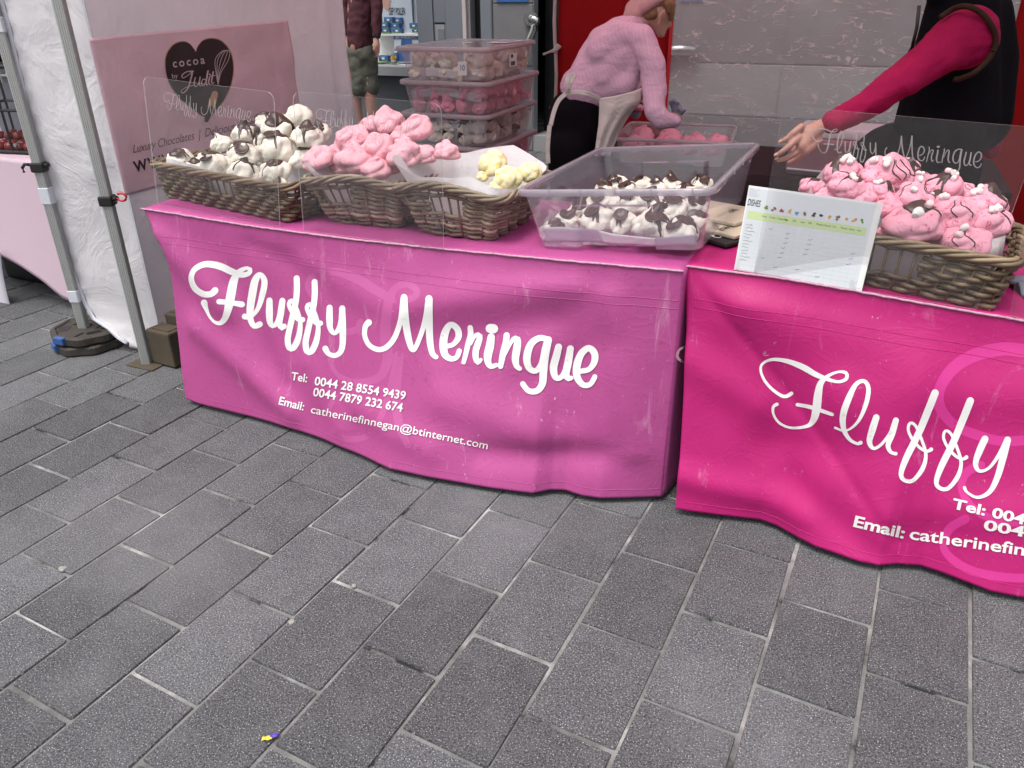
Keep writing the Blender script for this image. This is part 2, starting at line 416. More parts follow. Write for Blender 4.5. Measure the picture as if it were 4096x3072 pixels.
M['glove'] = simple('grey glove', (.17, .18, .24), .5, .2, 30, .4, 60)
M['sleeve'] = simple('magenta sleeve', (.26, .004, .050), .85, .15, 8, .9, 7, spec=.15, bd=.025)
M['fleece'] = simple('black fleece vest', (.005, .005, .007), .95, .3, 20, .3, 200, spec=.08)
M['vest_trim'] = simple('brown vest binding', (.030, .013, .008), .8, .2, spec=.15)
M['maroon'] = simple('maroon top', (.060, .011, .020), .8, .35, 9, .6, 8, bd=.012)
M['shorts'] = simple('olive shorts', (.085, .088, .070), .85, .2, 12, .6, 8, bd=.012)
M['slate'] = simple('chalk board', (.018, .018, .018), .7, .2)
M['cream'] = simple('cream board', (.56, .51, .38), .7, .12)
M['print_g'] = simple('pale green band', (.50, .62, .32), .5, .08)
M['print_k'] = plain('black ink', (.03, .03, .03), .6)
M['print_l'] = plain('pale grey line', (.54, .575, .615), .6)
M['sheet'] = simple('laminated sheet', (.60, .64, .68), .28, .04, 5)
M['brown_pr'] = plain('brown print', (.20, .08, .035), .6)
M['red_pr'] = plain('red print', (.35, .05, .03), .6)
M['blue_pr'] = plain('light blue print', (.10, .28, .55), .6)
M['orange_pr'] = plain('orange print', (.60, .28, .05), .6)
M['choc_red'] = simple('red glazed chocolate', (.22, .012, .015), .18, .4, 30)
M['purple'] = plain('purple foil', (.10, .05, .40), .3)
M['yellow_f'] = plain('yellow foil', (.75, .58, .05), .35)
M['gum'] = simple('trodden gum', (.27, .27, .26), .9, .3, 90, .5, 200)
M['rear_dark'] = mat_fabric('dark table cover', (.030, .016, .020), 0, .15, 5, .8, .1)
M['edge'] = clear('polished acrylic edge', (.75, .76, .77), .55, (.9, .9, .9), .1)
M['box_pink'] = mat_fabric('pink folded cover', (.30, .15, .18), 0, .15, 5, .7, .06)
# ------------------------------------------------------------------ pavement: joint bed + pavers laid in running bond
PW = CAM_H / 6.5128; PL = 1.4346 * PW
PA = -0.4851 - YAW                                            # direction of the courses against the tables
U = Vector((math.cos(PA), math.sin(PA), 0)); V = Vector((-math.sin(PA), math.cos(PA), 0))
bed = MB()
bed.add([(-200, -200, -.0046), (200, -200, -.0046), (200, 200, -.0046), (-200, 200, -.0046)], [(0, 1, 2, 3)])
pavement = tag(bed.build('pavement', M['mortar']), kind='structure')
def paver_mesh(seed, w, l):
    rg = random.Random(seed); out = []
    o = rrect(w, l, .004, 2)
    j = [(x + rg.uniform(-.0018, .0018), y + rg.uniform(-.0018, .0018)) for x, y in o]
    n = len(j); tz = lambda x, y: 0.0
    rings = [[Vector((x, y, -.03)) for x, y in j], [Vector((x, y, -.0035)) for x, y in j], [Vector((x * .988, y * .991, 0)) for x, y in j]]
    return rings
paver_data = []
for q in range(8):
    mb = MB(); mb.rings(paver_mesh(q, PW - .0105, PL - .0115), cap0=False)
    me = bpy.data.meshes.new('paver'); me.from_pydata([tuple(v) for v in mb.v], [], mb.f); me.materials.append(M['paver']); paver_data.append(me)
VOFF = (8.49 * PW) % PL
cand = []
for k in range(-34, 26):
    uc = (-4.5086 + k + .5) * PW
    off = VOFF if k % 2 else VOFF - PL / 2
    for q in range(-8, 34):
        p = U * uc + V * (off + (q + .5) * PL)
        cand.append((k, q, p))
near, far = [], []
for k, q, p in cand:
    s_ = topx(p)
    vis = s_ and -250 < s_[0] < 4346 and 350 < s_[1] < 3330 and not (p.x > -2.35 and p.y > 2.35) and not (p.x < -4.3 and p.y > 3.3)
    if vis and p.y < 4.2: near.append((p.length, k, q, p))
    else: far.append((k, q, p))
near.sort()
rg = random.Random(3)
fmb = MB()
def place(k, q, p):
    z = max(-.0004, rg.gauss(.0008, .0012))
    return Matrix.Translation(p + Vector((rg.uniform(-.002, .002), rg.uniform(-.002, .002), z))) @ Matrix.Rotation(PA + rg.uniform(-.006, .006), 4, 'Z') @ Matrix.Rotation(rg.uniform(-.005, .005), 4, 'X') @ Matrix.Rotation(rg.uniform(-.006, .006), 4, 'Y')
for i, (d, k, q, p) in enumerate(near):
    mtx = place(k, q, p)
    if i < 290:
        o = link('paver', paver_data[rg.randrange(8)], None, pavement); o.matrix_world = mtx
    else: far.append((k, q, p))
for k, q, p in far:
    if p.length > 9.5 or (p.y < -1.0): continue
    mb = MB(); me = paver_data[(k * 7 + q) % 8]; mtx = place(k, q, p)
    fmb.add([mtx @ v.co for v in me.vertices], [tuple(f.vertices) for f in me.polygons])
tag(fmb.build('paver_field', M['paver'], pavement), kind='stuff')

# ------------------------------------------------------------------ flat strokes and print that follow a surface
def stroke_mesh(mb, pts, width, fn, step=9, lift=0.0, closed=False):
    """pts: (x, y[, width factor]) in drawing units; fn maps a drawing point and a lift to a place"""
    P = catmull([(p[0], p[1], p[2] if len(p) > 2 else 1.0) for p in pts], step)
    n = len(P)
    if n < 2: return
    rows = []
    for i, (x, y, w) in enumerate(P):
        a, b = P[max(i-1, 0)], P[min(i+1, n-1)]
        dx, dy = b[0]-a[0], b[1]-a[1]; d = math.hypot(dx, dy) or 1
        h = width * w / 2; rows.append([(x - dy/d*h*q, y + dx/d*h*q) for q in (1, .5, 0, -.5, -1)])
    lf = lambda i: lift + .00012 * i / n
    mb.add([fn(*q, lf(i)) for i in range(n) for q in rows[i]], [(5*i+k, 5*i+k+1, 5*i+k+6, 5*i+k+5) for i in range(n-1) for k in range(4)])
    for end in (0, n-1):                                      # round ends
        x, y, w = P[end]; h = width * w / 2
        c = [fn(x + h*math.cos(a*math.pi/5), y + h*math.sin(a*math.pi/5), lf(end) + .00007) for a in range(10)]
        mb.add(c, [tuple(range(10))])
def text_mesh(body, offset=0.0, spacing=1.0, shear=0.0):
    cu = bpy.data.curves.new('print', 'FONT'); cu.body = body; cu.offset = offset; cu.space_character = spacing; cu.shear = shear; cu.resolution_u = 3
    o = bpy.data.objects.new('print', cu); COL.objects.link(o)
    dg = bpy.context.evaluated_depsgraph_get(); dg.update()
    me = o.evaluated_get(dg).to_mesh()
    vs = [v.co.copy() for v in me.vertices]; fs = [tuple(p.vertices) for p in me.polygons]
    o.evaluated_get(dg).to_mesh_clear()
    bm = bmesh.new(); bv = [bm.verts.new(v) for v in vs]
    for f in fs:
        try: bm.faces.new([bv[i] for i in f])
        except ValueError: pass
    for _ in range(2):
        bmesh.ops.triangulate(bm, faces=bm.faces[:])
        lng = [e for e in bm.edges if e.calc_length() > .16]
        if lng: bmesh.ops.subdivide_edges(bm, edges=lng, cuts=1)
    bm.verts.index_update(); vs = [v.co.copy() for v in bm.verts]; fs = [tuple(v.index for v in f.verts) for f in bm.faces]; bm.free()
    bpy.data.objects.remove(o); bpy.data.curves.remove(cu)
    return vs, fs
def text_on(mb, body, a, b, fn, height=None, offset=0.0, spacing=1.0, shear=0.0, full=None, lift=.002):
    """print `body` along drawing points a->b (if `full`, that longer text sets the scale of what a->b spans)"""
    vs, fs = text_mesh(body, offset, spacing, shear)
    w = max(v.x for v in (text_mesh(full, offset, spacing, shear)[0] if full else vs))
    dx, dy = b[0]-a[0], b[1]-a[1]; L = math.hypot(dx, dy); ux, uy = dx/L, dy/L
    s = L / w; sv = height / .70 if height else s
    nx, ny = (uy, -ux)
    if isinstance(fn, tuple): fn, flip = fn; nx, ny = nx*flip, ny*flip
    mb.add([fn(a[0] + ux*v.x*s + nx*v.y*sv, a[1] + uy*v.x*s + ny*v.y*sv, lift) for v in vs], fs)

# strokes of the hand-drawn script, traced in photo pixels
def rgn(ox, oy, sc, lst): return [(ox + sc*p[0], oy + sc*p[1]) + tuple(p[2:]) for p in lst]
A_ = lambda *l: rgn(600, 950, .5726, l)
B_ = lambda *l: rgn(1600, 1000, .6329, l)
D_ = lambda *l: rgn(1700, 1200, .5906, l)
C_ = lambda *l: rgn(2600, 1100, .7837, l)
def shift(l, dx, dy): return [(p[0]+dx, p[1]+dy) + tuple(p[2:]) for p in l]
_f = A_((1025,285),(1026,370),(1018,450),(998,540),(975,640),(962,710),(972,768),(1003,770),(1035,705),(1050,620,.8),(1043,555,.7),(1016,480,.7),(990,440,.7),(970,462,.7),(984,505,.7),(1012,550,.7),(1042,578,.7),(1066,574,.9))
SCRIPT = [
 A_((455,370,1.1),(425,395),(370,394),(312,352),(288,285,.9),(310,225,.9),(370,190),(432,188,1.1),(500,205,1.15),(570,238,1.1),(640,262,.9),(690,250,.8),(702,224,.7),(680,214,.6),(650,222,.7),(612,250,1),(585,305,1.35),(570,375,1.45),(556,450,1.45),(540,520,1.2),(520,570,1),(490,598,.75),(450,590,.5),(415,550,.45),(393,500,.7),(378,456,1.1)),
 A_((482,448,.9),(560,455,.8),(642,468,1.0)),
 A_((662,552,1.0),(702,556,.6),(752,500,.75),(785,400,1),(800,305,1),(768,258,.8),(735,300,1.2),(714,400,1.3),(700,500,1.2),(702,570,1),(727,618,.9),(768,606,1)),
 A_((835,440),(834,520,1.15),(838,590,1),(857,620,.7),(886,598,.8),(907,540,.9),(925,442,1)), A_((925,442),(914,525,1.1),(905,600,.95),(918,634,.8),(937,620,.9)),
 _f, shift(_f, 125*.5726, 25*.5726),
 A_((1255,490),(1254,570,1.1),(1260,635,.9),(1287,670,.7),(1317,640,.8),(1336,580,.9),(1343,495,1)), A_((1343,495),(1346,620,1.1),(1346,740,1),(1330,800,.9),(1290,825,.8),(1245,810,.8),(1225,776,1)),
 A_((1528,594,1.1),(1505,620,.9),(1500,685,.8),(1530,750,.8),(1590,782,.85),(1650,768,.9),(1708,700,.9),(1750,580,.9),(1770,440,1),(1774,415,1)),
 B_((26,300,1.1),(32,420,1.2),(54,560,1.1),(85,632,.8),(130,540,.8),(162,430,.9),(183,308,1.1)), B_((183,308,1.2),(184,450,1.2),(190,580,1.1),(205,655,.9),(228,676,.8)),
 D_((152,312,.8),(192,300,.8),(228,248,1.05),(216,192,1.05),(172,168,1),(137,220,1.25),(124,300,1.3),(135,368,1.15),(175,398,.9),(214,388,.8),(232,345,.85)),
 D_((306,188,.9),(309,235,.95),(294,290,.9),(276,365,.8),(262,422,.7)), D_((312,300,.35),(334,250,.6),(356,234,.85),(374,246,.85),(360,290,1.05),(344,345,1.05),(344,395,.95),(358,425,.75),(378,404,.6)),
 D_((448,250,1.2),(440,310,1.35),(426,370,1.35),(427,420,1.1),(447,450,.85),(484,440,.7)), D_((442,193,1.55),(464,195,1.55)),
 D_((553,238,1.0),(547,290,1.05),(527,370,1.05),(512,450,.85)), D_((544,370,.4),(580,292,.6),(608,258,.85),(628,268,1.05),(622,330,1.25),(612,400,1.2),(622,448,.95),(642,465,.75)),
 D_((836,268,.9),(775,258,1),(717,300,1.15),(690,390,1.25),(705,460,1.05),(750,480,.9),(790,430,1),(812,340,1.1),(832,268,1.1)), D_((834,270,1.25),(814,380,1.25),(802,490,1.25),(795,565,1.15),(760,614,1),(702,615,.9),(662,568,.9)),
 D_((905,318,1.15),(890,380,1.25),(870,460,1.25),(885,524,1),(925,520,.85),(960,450,.95),(985,330,1.15)), D_((985,330,1.1),(970,420,1.25),(955,500,1.15),(972,533,.9),(990,528,.75)),
 D_((1058,482,.85),(1110,470,.85),(1146,422,1.05),(1148,362,1.15),(1110,326,1.05),(1060,362,1.15),(1030,440,1.25),(1030,520,1.15),(1070,574,.95),(1120,570,.85),(1150,520,.85))]
_f2 = C_((1455,602,1.5),(1420,690,1.5),(1370,810,1.4),(1310,930,1.3),(1282,1010,1),(1295,1045,.8),(1340,1050,.8),(1390,990,.9),(1408,920,.7),(1390,850,.6),(1357,772,.6),(1328,756,.6),(1318,790,.6),(1340,840,.6),(1380,884,.6),(1415,900,.6),(1435,890,.8))
FLUFFY2 = [
 C_((722,605,.8),(682,620,.7),(620,580,.6),(575,520,.55),(568,462,.5),(620,432,.6),(700,440,.9),(780,470,1.2),(840,505,1.1),(900,530,.8),(960,545,.6),(1002,530,.7),(1000,500,.7),(960,495,.5),(910,515,.7),(872,552,1.2),(858,610,1.6),(850,680,1.7),(834,740,1.3),(800,772,.7),(720,780,.5),(660,755,.5),(630,710,.5),(630,672,.6),(648,660,.7)),
 C_((752,662,.7),(820,675,.8),(930,712,.7)),
 C_((945,780,.5),(1000,795,.4),(1060,750,.6),(1102,660,.9),(1115,580,.9),(1092,542,.8),(1050,560,.9),(1010,640,1.3),(985,720,1.3),(990,790,1),(1020,840,.7),(1060,862,.6),(1075,856,.8)),
 C_((1155,727,1.3),(1135,790,1.4),(1120,850,1.1),(1140,885,.7),(1180,865,.6),(1230,800,.7),(1255,742,1.2)), C_((1255,742,1.2),(1235,810,1.3),(1215,870,1),(1230,905,.7),(1255,912,.7)),
 _f2, shift(_f2, 180*.7837, 40*.7837),
 C_((1710,837,1.4),(1685,890,1.4),(1662,960,1.1),(1680,1000,.7),(1730,985,.6),(1780,920,.8),(1825,842,1.3)), C_((1825,842,1.4),(1800,940,1.4),(1770,1040,1.2),(1730,1110,.9),(1670,1135,.6),(1620,1110,.5),(1605,1086,.7))]
MONO1 = [A_((1130,405,.7),(1100,340,.8),(1150,262,1),(1300,240,1.2),(1450,290,1.4),(1580,370,1.4),(1700,430,1.2),(1830,425,1),(1865,375,1),(1800,325,1),(1720,350,1),(1672,430,1.3),(1650,560,1.5),(1645,700,1.6),(1660,850,1.5),(1600,975,1.2),(1450,1010,.9),(1320,965,.7),(1262,880,.6)),
 A_((1380,660,1),(1450,640,1),(1470,590,1)), A_((1300,1105,.7),(1235,1230,.8),(1240,1330,.8),(1350,1400,.9),(1480,1400,.9),(1570,1330,.9),(1650,1150,.9),(1725,850,1)), A_((1735,830,1.6),(1720,1100,1.4),(1740,1300,1.3),(1800,1450,1.0))]
MONO2 = [C_((2300,560,1),(2100,420,1),(1909,388,1.2),(1800,378,1.2),(1650,412,1.2),(1540,485,1.1),(1478,585,1),(1482,680,1),(1560,770,.9),(1680,820,.9),(1800,848,.9),(1950,835,.9),(2050,780,.9)),
 C_((1690,970,.8),(1612,1012,.8),(1592,1095,.7),(1650,1190,.7),(1760,1250,.7),(1900,1270,.7)), C_((1610,1245,.8),(1525,1300,.8),(1502,1400,.7),(1600,1490,.8),(1750,1535,.8),(1950,1545,.8),(2100,1500,.8))]

# ------------------------------------------------------------------ printed vinyl covers over the two stall tables
def fold(X, Z, folds):
    d = 0.0
    for (x0, z0, x1, z1, amp, wid) in folds:
        vx, vz = x1-x0, z1-z0; L2 = vx*vx + vz*vz
        t = ((X-x0)*vx + (Z-z0)*vz) / L2; tc = max(0, min(1, t))
        dist = math.hypot(X - x0 - vx*tc, Z - z0 - vz*tc)
        d += amp * math.exp(-(dist/wid)**2)
    return d
class Cover:
    def __init__(s, ytop, ztab, hem, left, right, folds, zh=.025):
        s.ytop, s.ztab, s.folds, s.zh = ytop, ztab, folds, zh; s.amp = 1.1 if ytop < 2.22 else .85
        hp = [atZ(x, y, zh) for x, y in hem]; s.hem = sorted([(p.x, p.y) for p in hp])
        s.left = sorted([(atY(x, y, lerp(ytop, hp[0].y, (y-left[0][1])/(left[-1][1]-left[0][1]))).z, atY(x, y, lerp(ytop, hp[0].y, (y-left[0][1])/(left[-1][1]-left[0][1]))).x) for x, y in left])
        s.right = right
    def zt(s, X): return interp(s.ztab, X)
    def y(s, X, Z):
        zt = s.zt(X); t = max(0, min(1.05, (zt - Z) / (zt - s.zh)))
        yh = interp(s.hem, X)
        base = lerp(s.ytop, yh, t ** 1.15)
        w = smooth(0, .12, t)
        n = .006 * noise.noise(Vector((X*3.1, Z*2.3, s.ytop*9))) + .0035 * noise.noise(Vector((X*8, Z*6, 4.2)))
        return base - w * (s.amp*fold(X, Z, s.folds) + n)
    def pt(s, X, Z, lift=0): return Vector((X, s.y(X, Z) - lift, Z))
    def px(s, x, y, lift=0.0):
        Y = s.ytop - .08; p = atY(x, y, Y)
        for _ in range(24):
            Y = .5*Y + .5*s.y(p.x, p.z); p = atY(x, y, Y)
        return p + (CAM_P - p).normalized() * (.0024 + lift)
cov1 = Cover(2.2, [(-2.52,.803),(-2.35,.799),(-2.15,.791),(-1.95,.786),(-1.56,.783),(-1.2,.788),(-.76,.799),(-.40,.810)],
  [(741,1596),(790,1612),(1000,1665),(1200,1720),(1400,1800),(1500,1848),(1560,1876),(1700,1905),(1900,1940),(2000,1955),(2080,1968),(2130,1975),(2200,1960),(2260,1960),(2330,1982),(2400,1993),(2500,1990),(2690,1985)],
  [(567,834),(600,890),(655,985),(674,1045),(690,1200),(715,1400),(741,1596)], -.405,
  [(-2.45,.70,-2.15,.47,.020,.07),(-2.30,.36,-1.85,.10,.018,.06),(-2.1,.55,-1.9,.20,-.012,.06),(-1.75,.66,-1.35,.56,.010,.06),(-1.30,.60,-.75,.73,.017,.06),(-1.2,.48,-.8,.60,-.012,.06),
   (-1.15,.30,-.75,.22,.016,.07),(-1.0,.13,-.62,.17,-.016,.05),(-1.5,.20,-1.2,.12,.014,.06),(-.62,.70,-.50,.20,.012,.05),(-.85,.40,-.62,.55,-.010,.07),(-1.75,.30,-1.6,.10,.010,.06),(-2.0,.72,-1.7,.62,-.008,.05)])
cov2 = Cover(2.25, [(-.41,.810),(-.13,.806),(.06,.795),(.24,.782),(.48,.768),(.9,.775),(1.6,.79)],
  [(2704,2036),(2900,2060),(3040,2075),(3110,2100),(3180,2140),(3260,2185),(3350,2215),(3440,2250),(3510,2268),(3590,2257),(3680,2262),(3760,2290),(3850,2325),(3960,2365),(4096,2392),(4500,2440)],
  [(2745,1078),(2745,1296),(2733,1570),(2717,1844),(2702,2036)], 1.6,
  [(-.38,.78,.30,.10,-.005,.02),(-.30,.80,.30,.30,.020,.09),(-.20,.72,.25,.62,.018,.08),(-.36,.52,-.15,.42,.015,.06),(-.33,.14,.02,.10,.020,.05),(-.1,.28,.2,.36,-.014,.07),(.1,.52,.55,.58,.020,.08),(.25,.18,.6,.26,.014,.06),(.0,.2,.25,.05,-.012,.05)])
def build_cover(c, name, label, mat, side):
    root = empty(name, (c.hem[0][0], c.ytop, 0), 0, label, 'tablecloth')
    inv = Matrix.Translation(-root.location)
    def par(o): o.parent = root; o.matrix_parent_inverse = inv; return o
    X1 = c.right
    def fn(u, v):
        zc = lerp(c.zt(-1), c.zh, v)
        xl = interp(c.left, zc); X = lerp(xl, X1, u); Z = lerp(c.zt(X), c.zh, v)
        return c.pt(X, Z)
    nx = int((X1 - c.left[-1][1]) / .0085)
    front = par(sheet('front_panel', nx, 110, fn, mat, None, .0016))
    xl = c.left[-1][1]
    def top(u, v):
        X = lerp(xl, X1, u); return Vector((X, c.ytop + .001 + v*.74, c.zt(X) + .003*noise.noise(Vector((X*4, v*3, 1)))*min(1, v*20)))
    par(sheet('top_panel', 90, 22, top, mat, None, .0016))
    if side:
        def sd(u, v):
            Z = lerp(c.zt(X1), c.zh, v); p = c.pt(X1, Z); q = Vector((X1 + .03 + .05*v, 2.9, Z))
            return p.lerp(q, u) + Vector((.012*math.sin(u*9)*v, 0, 0))
        par(sheet('side_panel', 24, 30, sd, mat, None, .0016))
    pip = MB(); pts = []
    for i in range(160):
        X = lerp(xl, X1, i/159); n = noise.noise(Vector((X*40, 1, c.ytop))) 
        pts.append(Vector((X, c.ytop - .004 + .001*n, c.zt(X) + .001 + .0015*n)))
    pip.tube(pts, [.0034 + .0012*noise.noise(Vector((p.x*90, 3, 0))) for p in pts], 7)
    par(pip.build('piping', M['piping'], None, True))
    hem = MB()                                                # turned and stitched hem band
    for zz, off in ((.055, .0012), (.70, .0011), (.675, .0011)):
        pts = []
        for i in range(150):
            X = lerp(interp(c.left, zz) + .02, X1 - .005, i/149); Z = lerp(c.zh, c.zt(X), (zz - .025)/.765); pts.append(c.pt(X, Z, .001))
        hem.tube(pts, .0011, 4)
    par(hem.build('seam', M['vinyl1'] if c is cov1 else M['vinyl2'], None, True))
    def par_f(o): o.parent = front; return o
    return root, par_f
c1, par1 = build_cover(cov1, 'tablecloth', 'worn orchid pink vinyl tablecloth with bold white lettering and scuffs', M['vinyl1'], True)
c2, par2 = build_cover(cov2, 'tablecloth', 'brighter hot pink vinyl tablecloth with thin white lettering and a long diagonal crease', M['vinyl2'], False)
def lettering(strokes, width, fn, mat, par, name='lettering', step=7):
    mb = MB()
    for i, s_ in enumerate(strokes): stroke_mesh(mb, s_, width, fn, step, .00022*i)
    return par(mb.build(name, mat))
lettering(MONO1, 27, lambda x, y, l: cov1.px(x, y, l*.3 - .0013), M['mark1'], par1, 'monogram')
lettering(SCRIPT, 24.5, lambda x, y, l: cov1.px(x, y, l*.35), M['letter'], par1)
for body, a, b, h in (('Tel:', (1163,1519), (1227,1529), 32), ('0044 28 8554 9439', (1256,1539), (1620,1599), 34), ('0044 7879 232 674', (1250,1583), (1608,1647), 34),
                      ('Email:', (1111,1616), (1213,1642), 32), ('catherinefinnegan@btinternet.com', (1240,1651), (1949,1797), 31)):
    mb = MB(); text_on(mb, body, a, b, lambda x, y, l: cov1.px(x, y, .0022), h, .006 if '@' in body else .018); par1(mb.build('contact_print', M['letter']))
lettering(MONO2, 44, lambda x, y, l: cov2.px(x, y, l*.3 - .0013), M['mark2'], par2, 'monogram')
MER2 = [[(3900 + (p[0]-1600)*1.45, 1690 + (p[1]-1190)*1.45 + (p[0]-1600)*.07) + tuple(p[2:]) for p in s_] for s_ in SCRIPT[9:]]
lettering(FLUFFY2, 20, lambda x, y, l: cov2.px(x, y, l*.35), M['letter'], par2)
for body, a, b, h, full in (('Tel: 0044 28 8554 9439', (3807,2032), (4096,2098), 40, 'Tel: 004'), ('0044 7879 232 674', (3932,2118), (4096,2147), 40, '004'),
                            ('Email: ', (3408,2104), (3614,2154), 44, 'Email: '), ('catherinefinnegan@btinternet.com', (3634,2155), (4096,2222), 46, 'catherinefin')):
    mb = MB(); text_on(mb, body, a, b, lambda x, y, l: cov2.px(x, y, .0016), h, .018 if '@' in body else .028, full=full); par2(mb.build('contact_print', M['letter']))
mb = MB(); stroke_mesh(mb, [(2738,1385,.7),(2712,1400,.9),(2706,1428,1),(2728,1447,.8),(2742,1444,.8)], 11, lambda x, y, l: atX(x, y, -.392) + Vector((.003, 0, 0)), 6)
o = mb.build('lettering', M['letter']); o.parent = [c for c in c1.children if c.name.startswith('side_panel')][0]
# trestle tables under the covers
for xa, xb, c, lab in ((-2.42, -.46, cov1, 'folding trestle table under the worn orchid tablecloth'), (-.36, 1.5, cov2, 'folding trestle table under the hot pink tablecloth')):
    t = empty('trestle_table', ((xa+xb)/2, 2.6, 0), 0, lab, 'table'); xm = (xa+xb)/2
    zz = min(c.zt(xa + (xb-xa)*i/10) for i in range(11)) - .012
    MB().box((xa-xm, -.33, zz-.03), (xb-xm, .33, zz)).build('tabletop', M['card_w'], t)
    for sx in (-1, 1):
        for sy in (-1, 1):
            MB().tube([(sx*(xb-xa)*.42, sy*.26, zz-.03), (sx*(xb-xa)*.44, sy*.28, 0)], .014, 8).build('leg', M['alu'], t)
# ------------------------------------------------------------------ wicker baskets
def resample(loop, step):
    pts = [Vector(p) for p in loop]; out = []; L = [0]
    for i in range(len(pts)): L.append(L[-1] + (pts[(i+1) % len(pts)] - pts[i]).length)
    n = max(8, int(L[-1] / step)); j = 0
    for k in range(n):
        s = L[-1] * k / n
        while L[j+1] < s: j += 1
        t = (s - L[j]) / max(1e-9, L[j+1] - L[j]); out.append(pts[j].lerp(pts[(j+1) % len(pts)], t))
    return out
def basket(loc, rz, base, top, h, mat, label, hole, rimz=lambda x, y: 0.0, tilt=0.0):
    o = empty('wicker_basket', loc, rz, label, 'basket', 'wicker baskets of meringues on the stall')
    o.rotation_euler = (0, tilt, rz)
    dims = lambda t: (lerp(base[0], top[0], t ** .85), lerp(base[1], top[1], t ** .85))
    step = .009; sp = .036; weave = MB(); rgb = random.Random(int(loc[0]*1000))
    rows = int(h / .0152)
    for r in range(rows):
        t = (r + .5) / rows; w, d = dims(t)
        loop = resample([Vector((x, y, 0)) for x, y in rrect(w, d, .035, 4)], step)
        n = len(loop); pts = []; cut = []
        for i, p in enumerate(loop):
            q, a = loop[(i+1) % n], loop[i-1]; tn = (q - a).normalized(); nm = Vector((tn.y, -tn.x, 0))
            ph = math.pi * i * step / sp + math.pi * (r % 2)
            off = .0075 * math.cos(ph) + rgb.gauss(0, .0006)
            zz = t * h + .0022 * math.sin(ph * .5 + r) + rimz(p.x, p.y) * t + .003 * noise.noise(Vector((i * .15, r * 3.1, loc[0])))
            pts.append(p + nm * off + Vector((0, 0, zz)))
            inhole = hole and p.y < -d/2 + .03 and abs(p.x - hole[0]) < hole[1] and hole[2] < t < hole[3]
            cut.append(inhole)
        seg = []
        rad = .0072 + rgb.uniform(-.0010, .0006)
        st = next((i for i in range(n) if cut[i]), None)
        if st is None: weave.tube(pts, rad, 6, closed=True); continue
        for k in range(n + 1):
            i = (st + k) % n
            if cut[i] or k == n:
                if len(seg) > 2: weave.tube(seg, rad, 6)
                seg = []
            else: seg.append(pts[i])
    tag(weave.build('weave', mat, o, True), kind='stuff')
    stakes = MB(); w0, d0 = dims(0); w1, d1 = dims(1)
    lo = resample([Vector((x, y, 0)) for x, y in rrect(w0, d0, .03, 4)], sp * w0 / w1)
    n = len(lo)
    for i in range(n):
        p = lo[i]; q = Vector((p.x * w1/w0, p.y * d1/d0, 0))
        stakes.tube([p + Vector((0, 0, .002)), p.lerp(q, .55) + Vector((0, 0, h*.5)), q + Vector((0, 0, h + rimz(q.x, q.y)))], .0042, 5)
    tag(stakes.build('stakes', mat, o, True), kind='stuff')
    rim = MB(); loop = resample([Vector((x, y, 0)) for x, y in rrect(w1 + .012, d1 + .012, .04, 5)], .009); n = len(loop)
    for s_ in range(4):
        pts = []
        for i, p in enumerate(loop):
            q, a = loop[(i+1) % n], loop[i-1]; tn = (q-a).normalized(); nm = Vector((tn.y, -tn.x, 0))
            cyc = max(2, round(n * .009 / .24)); ang = 2*math.pi*(cyc * i / n + s_/4)
            pts.append(p + nm * (.0095*math.cos(ang)) + Vector((0, 0, h + .006 + .0085*math.sin(ang) + rimz(p.x, p.y))))
        rim.tube(pts, .0066, 6, closed=True)
    rim.build('braided_rim', mat, o, True)
    MB().box((-w0/2, -d0/2, 0), (w0/2, d0/2, .008)).build('floor', mat, o)
    return o, dims
def liner(o, dims, h, tops, mat, label, ang0=0, cat='paper'):
    """crumpled sheet lining a basket; tops = (angle fraction, extra height, lean) around the rim"""
    w, d = dims(.9); loop = resample([Vector((x, y, 0)) for x, y in rrect(w - .055, d - .055, .03, 4)], .02); n = len(loop)
    vs, fs = [], []; NR = 9
    tab = sorted(tops)
    tab = [(tab[-1][0]-1, *tab[-1][1:])] + tab + [(tab[0][0]+1, *tab[0][1:])]
    for j in range(NR + 1):
        for i, p in enumerate(loop):
            f = i / n; hh = interp([(a, b) for a, b, c in tab], f); ln = interp([(a, c) for a, b, c in tab], f)
            v = j / NR; k = lerp(.66, 1.0, min(1, v / .5)) ; z = lerp(.012, h, min(1, v / .6)) + hh * max(0, (v - .6) / .4)
            q = Vector((p.x * k, p.y * k, z)); q += Vector((p.x, p.y, 0)).normalized() * (ln * max(0, (v - .6) / .4))
            q += noise.noise_vector(Vector((p.x*13, p.y*13, z*10 + o.location.x))) * .005
            vs.append(q)
    for j in range(NR):
        for i in range(n): fs.append((j*n+i, j*n+(i+1) % n, (j+1)*n+(i+1) % n, (j+1)*n+i))
    fs.append(tuple(range(n)))
    s = mesh('liner_paper', vs, fs, mat, None, True); s.matrix_world = Matrix.Translation(o.location) @ o.rotation_euler.to_matrix().to_4x4()
    return tag(s, label, cat)

